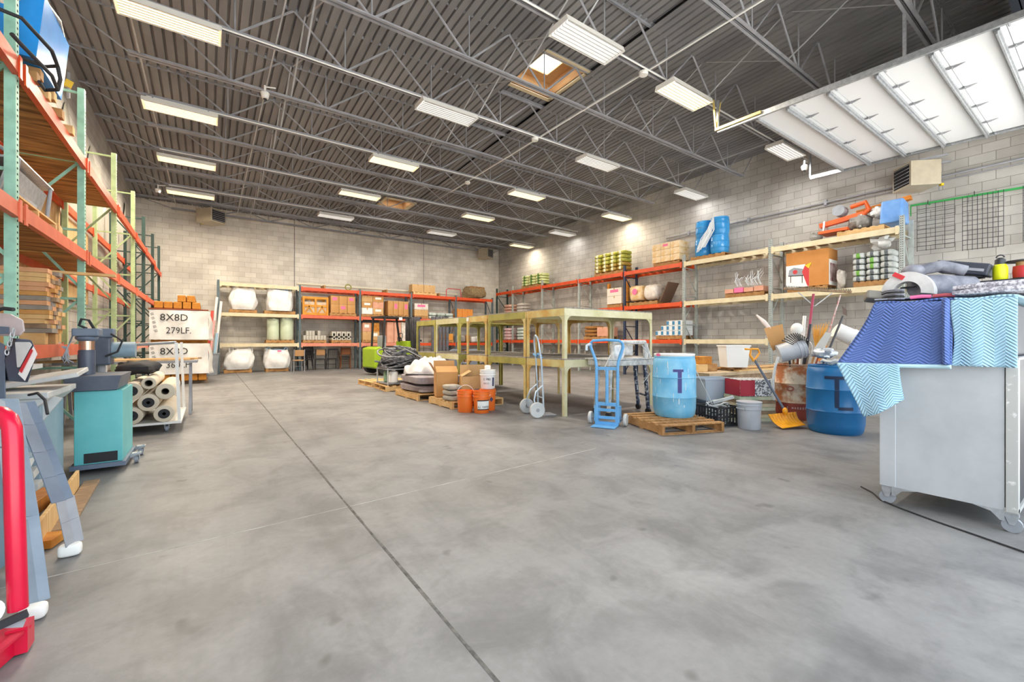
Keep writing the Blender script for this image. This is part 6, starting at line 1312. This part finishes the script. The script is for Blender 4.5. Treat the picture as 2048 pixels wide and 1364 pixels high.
# workbench with boards, white tub and crates
t = thing('workbench', 'rough wooden workbench before the right racks, stacked with boards', 'workbench', (9.4, 4.75, 0), R(-4))
MB().box(-1.8, 1.7, -.42, .42, .56, .62).build('bench_top', mat('pale_bench', '#cbb393', '#ab9474', rough=.85, scale=3, stretch=(1, 7, 1)), t)
for x in (-1.6, -.1, 1.5):
    for y in (-.34, .34): MB().box(x - .06, x + .06, y - .05, y + .05, 0, .56).build('leg', M_WOODG, t)
MB().box(-1.7, 1.6, -.40, -.36, .44, .56).build('apron', M_WOODG, t)
MB().box(-1.55, -.2, .30, .33, .06, .52).build('back_panel', M_CARD2, t)
for k in range(9): tag(MB().bar((-1.2 + .1 * (k % 4), -.35 + .13 * (k % 5), 0), (1.3 - .12 * (k % 3), -.32 + .13 * (k % 5), .0), .11, .03).build('scrap_board', [M_WOODP, M_WOODG, M_WOOD][k % 3], None, loc=(9.75, 4.72, .636 + .032 * (k // 5)), rz=R(-4)), 'scrap board lying on the workbench, %s layer, %s' % ('lower' if k < 5 else 'upper', ['front', 'second', 'middle', 'fourth', 'back'][k % 5]), 'board', 'scrap boards on the workbench')
tub('tall white plastic tub standing on the workbench', (8.62, 4.56, .702), (.47, .36, .43), M_WHB, R(-35))
for k in range(3): carton('small orange wooden box on the left of the workbench, ' + ['lower left', 'lower right', 'upper'][k], (7.86 + .34 * (k % 2) + (.15 if k == 2 else 0), 4.9, .622 + (.15 if k == 2 else 0)), (.3, .3, .145), R(-20), [M_WOODP, M_WOOD, M_ORW][k], 'small wooden boxes on the workbench', tape=False, name='wooden_box')
for k in range(5): tag(MB().box(-.06, .06, -.7, .7, 0, .09).build('scrap_timber', [M_WOODG, M_JUNK][k % 2], None, loc=(9.5 + .02 * k, 3.0 + .14 * (k % 3), .0 + .092 * (k // 3)), rz=R(90)), 'grey scrap timber on the floor behind the tool drum, ' + ['front lower', 'middle lower', 'back lower', 'front upper', 'back upper'][k], 'timber', 'scrap timbers behind the tool drum')
# ------------------------------------------------------------------ right foreground: steel cabinet under quilted blankets
M_CAB = mat('grey_sheet_steel', '#a9adb0', '#b9bcbf', rough=.42, scale=2.2, detail=7, metal=.1); M_WPOST = mat('chipped_white_post', '#d8d8d5', '#a9a9a6', rough=.5, scale=16, detail=6, lo=.32, hi=.42)
CX = 4.17; W = 1.3
t = thing('steel_cabinet', 'grey steel cabinet on casters under the quilted blankets', 'cabinet', (CX, .40, 0))
MB().box(.004, W, .06, .64, .135, 1.10).build('side_panel', M_CAB, t)
MB().box(0, .03, .595, .69, .13, 1.10).box(.03, W, .64, .69, .13, 1.10).build('rear_frame', M_CAB, t, bevel=.004)
MB().box(-.006, .05, 0, .055, .13, 1.10).build('corner_post', M_WPOST, t, bevel=.003)
MB().box(.05, W, .01, .05, .16, 1.10).build('end_panel', mat('black_enamel', '#23242b', '#30313a', rough=.4, scale=9), t)
MB().box(-.002, W, .0, .06, .125, .155).build('base_rail', M_WPOST, t)
MB().box(0, W, 0, .69, 1.10, 1.115).build('top_panel', M_CAB, t)
for x in (.03, W - .06):
    for y in (.03, .65):
        c = MB().prism([(y - .03, .13), (y + .03, .13), (y + .03, .10), (y + .012, .05), (y - .012, .05), (y - .03, .10)], x - .02, x + .02, 'x').build('caster_fork', M_GALV, t)
        MB().cyl((x - .014, y, .047), (x + .014, y, .047), .047, 20).build('wheel', M_GREY, c, smooth=True)
for s, y in ((1, .06), (-1, .62)): MB().prism([(y, .135), (y + s * .14, .135), (y + s * .06, .115), (y + s * .02, .07), (y, .07)], .0, .03, 'x').build('gusset', M_GALV, t)
def quilt(name, c1, c2, cl):
    """stitched zigzag rows: shape of the stitching, in object space"""
    m = bpy.data.materials.new(name); m.use_nodes = True; nt = m.node_tree; N = nt.nodes; L = nt.links; b = N['Principled BSDF']; b.inputs['Roughness'].default_value = .75
    uv = N.new('ShaderNodeUVMap'); sp = N.new('ShaderNodeSeparateXYZ'); L.new(uv.outputs[0], sp.inputs[0])
    def mth(op, a, b_=None, c=None):
        n = N.new('ShaderNodeMath'); n.operation = op
        for i, q in enumerate((a, b_, c)):
            if q is None: continue
            if isinstance(q, (int, float)): n.inputs[i].default_value = q
            else: L.new(q, n.inputs[i])
        return n.outputs[0]
    zig = mth('PINGPONG', sp.outputs[0], .055)
    ph = mth('MULTIPLY', mth('MULTIPLY_ADD', zig, .75, sp.outputs[1]), 1 / .021)
    fr = mth('FRACT', ph); prof = mth('SINE', mth('MULTIPLY', fr, PI))
    col = N.new('ShaderNodeValToRGB'); col.color_ramp.elements[0].position = .0; col.color_ramp.elements[1].position = .42
    col.color_ramp.elements[0].color = lin(cl); col.color_ramp.elements[1].color = lin(c1); L.new(prof, col.inputs[0])
    nz = N.new('ShaderNodeTexNoise'); nz.inputs['Scale'].default_value = 3; L.new(uv.outputs[0], nz.inputs['Vector'])
    mx = N.new('ShaderNodeMix'); mx.data_type = 'RGBA'; mx.inputs[7].default_value = lin(c2); L.new(mth('MULTIPLY', nz.outputs['Fac'], .6), mx.inputs[0]); L.new(col.outputs[0], mx.inputs[6]); L.new(mx.outputs[2], b.inputs['Base Color'])
    bp = N.new('ShaderNodeBump'); bp.inputs['Strength'].default_value = .7; bp.inputs['Distance'].default_value = .012; L.new(prof, bp.inputs['Height']); L.new(bp.outputs[0], b.inputs['Normal'])
    return m
M_QD = quilt('navy_quilt', '#6377b2', '#3f63a8', '#30407a'); M_QL = quilt('pale_blue_quilt', '#a5cbe0', '#98c2da', '#7fadc8')
def cloth(name, nu, nv, fn, m, parent, su, sv, solid=.012):
    o = MB().grid(nu, nv, fn).build(name, m, parent, smooth=True)
    me = o.data; ul = me.uv_layers.new(name='uv'); k = nu + 1
    for p in me.polygons:
        for li in p.loop_indices:
            vi = me.loops[li].vertex_index; ul.data[li].uv = ((vi % k) / nu * su, (vi // k) / nv * sv)
    d = o.modifiers.new('s', 'SOLIDIFY'); d.thickness = solid; d.offset = 0
    return o
# a covered box on the cabinet carries the blankets
tag(MB().box(.02, W, .03, .66, 0, .36).build('covered_box', MATS['black_enamel'], None, loc=(CX, .40, 1.118), bevel=.02), 'large black box on the cabinet, its dark end showing beside the pale blanket', 'box')
ZT = 1.503
t = thing('quilted_blanket', 'navy blue quilted moving blanket draped over the grey cabinet', 'moving blanket', (CX, .40, 0))
def front(u, v):                                                   # u along the cabinet towards the back, v downwards
    yb = .31 + .60 * 0 + .42 * u; flare = v ** 1.3
    y = .288 + .427 * u + flare * u ** 2 * .20; drop = ZT - v * .44 - .01 * (1 - u) + .0 * u
    x = -.035 - .03 * flare - .010 * math.sin(u * 12 + v * 2) * flare + .012 * math.sin(v * PI) - (.05 * flare * u ** 3) + .02 * (1 - min(1, v * 9)) ** 2
    if v < .05: drop -= 0
    return (x, y, drop - .02 * u * v)
fr = cloth('front_drape', 44, 30, front, M_QD, t, .46, .44)
def topf(u, v): return (-.015 + v * (W - .1), .288 + .427 * u, ZT + .004 + .006 * math.sin(9 * u + 5 * v))
cloth('top_fold', 24, 24, topf, M_QD, t, .46, 1.2)
def side(u, v):                                                    # end fold: flares away from the cabinet towards the back
    fl = v ** 1.2
    p = front(1, v); return (p[0] + u * .9, p[1] + .015 * math.sin(u * 8 + v * 3) * v + u * .05 * fl, p[2] - .01 * u)
cloth('end_drape', 40, 30, side, M_QD, t, .9, .44)
def hem(u, v): p = V(front(u, 1)); return (p.x - .012 + .006 * math.cos(v * 2 * PI), p.y, p.z + .004 - .022 * v)
MB().grid(44, 4, hem).build('hem', mat('pale_blue_binding', '#b6d6e0', rough=.7), t, smooth=True, solid=.01)
def corner(u, v):                                                  # turned back corner showing the pale lining
    a = V(front(1, 1)); b = V(front(.50, 1)); e = a.lerp(b, u); dn = .43 - .17 * u
    return (e.x - .02 + .03 * math.sin(u * 5 + v * 2) * v, e.y - .02 * v - (1 - u) * .14 * v, e.z - dn * v * (1 - .3 * (u - .55) ** 2))
cloth('turned_corner', 26, 22, corner, M_QL, t, .34, .32)
t = thing('quilted_blanket', 'pale blue quilted moving blanket at right end of the cabinet', 'moving blanket', (CX, .40, 0))
cloth('front_drape', 30, 30, lambda u, v: (-.04 - .012 * v - .010 * math.sin(u * 10 + v * 2) * v, .0 + .29 * u + .008 * math.sin(v * 6 + 1) * u, ZT - .005 - v * .445), M_QL, t, .32, .45)
cloth('top_fold', 16, 20, lambda u, v: (-.04 + v * (W - .1), .0 + .282 * u, ZT + .002 + .005 * math.sin(7 * u + 4 * v)), M_QL, t, .32, 1.2)
cloth('roll_edge', 8, 30, lambda u, v: (-.078 - .03 * math.sin(u * PI) * (.6 + .4 * math.sin(v * PI)), .300 + .03 * u, ZT - v * .44), M_QD, t, .06, .45)
# things lying on the blankets
def on(u, v, d): return atd(u, v, d)
ZB2 = ZT + .020
t = thing('circular_saw', 'dusty grey circular saw with white guard lying on the blankets', 'saw', (CX + .19, .97, ZB2 + .004)); t.scale = (1.45, 1.45, 1.45)
m = MB(); n = 20
for k in range(n):
    a0, a1 = R(-10) + k * R(200) / n, R(-10) + (k + 1) * R(200) / n
    m.add([(x, r * math.cos(a), .045 + r * math.sin(a)) for x in (-.02, .045) for a in (a0, a1) for r in (.055, .105)], [(0, 1, 3, 2), (4, 6, 7, 5), (1, 5, 7, 3), (0, 2, 6, 4)])
m.build('blade_guard', mat('dusty_white', '#cfcdca', '#b7b4b1', rough=.5, scale=12), t); MB().cb((-.03, .03, .13), (.004, .05, .022), (R(35), 0, 0)).build('red_mark', M_REDL, t)
MB().cyl((.045, 0, .07), (.045, -.0, .075), .04).build('hub', M_INK, t); MB().tube([(.03, -.02, .075), (.12, -.10, .075), (.22, -.20, .07)], [.055, .06, .052], 16).build('motor', mat('dusty_charcoal', '#5d5e68', '#8a8a92', rough=.6, scale=14), t, smooth=True)
MB().tube([(.10, .02, .10), (.12, -.03, .17), (.16, -.10, .185), (.2, -.18, .15)], [.03, .032, .03, .03], 10).build('handle', MATS['dusty_charcoal'], t, smooth=True); MB().ball((.1, .0, .165), (.045, .05, .035)).build('grip_knob', MATS['dusty_charcoal'], t, smooth=True)
MB().cb((.0, .0, .008), (.18, .26, .006), (0, 0, R(12))).build('shoe', M_STEEL, t); MB().cb((.0, .13, .03), (.07, .10, .05), (R(10), R(20), R(30))).build('clamp_block', mat('olive_grey_metal', '#7d776c', rough=.6), t, bevel=.01)
for k in range(5): tag(MB().tube([(CX + .10, 1.10, ZB2 + .010 + .016 * k), (CX + .05, 1.06, ZB2 + .014 + .016 * k), (CX + .02, 1.0, ZB2 + .012 + .016 * k), (CX + .03, .97, ZB2 + .011 + .016 * k), (CX + .05, .96, ZB2 + .010 + .016 * k)], .007, 6).build('power_cord', M_RUBBER if k % 2 else MATS['dusty_charcoal'], None, smooth=True), 'tangled dark power cord heaped at the left end of blankets', 'cord', 'tangled cords on the blankets')
tag(MB().box(-.30, .30, -.42, .42, 0, .145).build('black_box', M_CHB, None, loc=(CX + .84, .40, ZB2), bevel=.008), 'low black box on the blankets carrying the yellow bottle and red reel', 'box')
t = thing('tool_case', 'black flat tool case tilted behind the circular saw', 'case', (CX + .66, .74, ZB2 + .21)); MB().cb((0, 0, .05), (.22, .30, .09), (R(14), 0, 0)).build('case_body', mat('black_case', '#363944', rough=.5), t, bevel=.012); MB().cb((-.11, -.05, .03), (.02, .14, .02), (R(14), 0, 0)).build('latch_strip', M_STEEL, t); MB().box(-.08, .08, -.1, .1, -.03, .0).build('case_foot', M_CHB, t)
t = thing('plastic_bottle', 'yellow bottle with black loop cap standing on the blankets', 'bottle', (CX + .63, .55, ZB2 + .148)); MB().lathe([(.036, 0), (.04, .01), (.04, .09), (.03, .115), (.02, .12)], 18).build('body', mat('bright_yellow', '#dfe016', rough=.4), t, smooth=True); MB().lathe([(.03, .115), (.028, .15), (.012, .165)], 16).build('cap', M_CHB, t, smooth=True); MB().tube([(0, .02 * math.cos(q * PI / 6), .165 + .02 * math.sin(q * PI / 6)) for q in range(7)], .005, 6).build('loop', M_CHB, t)
t = thing('cable_reel', 'red cable reel with a dark round flange on the blankets', 'reel', (CX + .68, .44, ZB2 + .148)); MB().lathe([(.07, 0), (.07, .008)], 24).build('flange', M_CHB, t); MB().lathe([(.055, .008), (.058, .05), (.055, .095)], 24).build('red_cable', M_REDL, t, smooth=True); MB().lathe([(.04, .095), (.04, .125)], 20).build('core', M_CARD2, t); MB().lathe([(.09, .125), (.09, .135)], 24).build('flange', M_CHB, t)
M_BRAID = mat('braided_rope', '#85818a', '#c3bfc4', rough=.7, scale=60, detail=2, lo=.45, hi=.55)
for k in range(8):
    r_ = .022; x = CX + .02 + .05 * (k % 4) + .025 * (k // 4); z = ZB2 + r_ + .003 + .036 * (k // 4)
    tag(MB().tube([(x, .70, z), (x - .005, .58, z + .004), (x, .40, z + .006), (x + .005, .18, z + .004), (x, -.10, z + .004)], [.013, r_, r_, r_, r_], 8).build('braided_rope', M_BRAID, None, smooth=True), 'strand of grey braided rope laid along the blanket edge, %s row, %s' % (['lower', 'upper'][k // 4], ['nearest', 'second', 'third', 'farthest'][k % 4]), 'rope', 'braided rope bundle on the blankets')
for k, (m, y, nm) in enumerate(((M_PINKL, .92, 'left'), (mat('dull_red_grip', '#a84a50', rough=.5), .80, 'right'))): tag(MB().tube([(CX + .03, y, ZB2 + .014), (CX + .035, y - .06, ZB2 + .018), (CX + .04, y - .11, ZB2 + .014)], .013, 8).build('tool_grip', m, None, smooth=True), ('pink' if k == 0 else 'dull red') + ' tool grip lying at the blanket edge, ' + nm, 'tool')
# black strip along the floor
q = [onz(u, v, .006) for u, v in ((1722, 973), (1745, 985), (1762, 1000), (1800, 1016), (1870, 1042), (1960, 1073), (2060, 1108))]
tag(MB().tube([tuple(p) for p in q], .0055, 6).build('floor_cable', M_RUBBER, None, smooth=True), 'thin black cable running along the floor before the cabinet', 'cable')
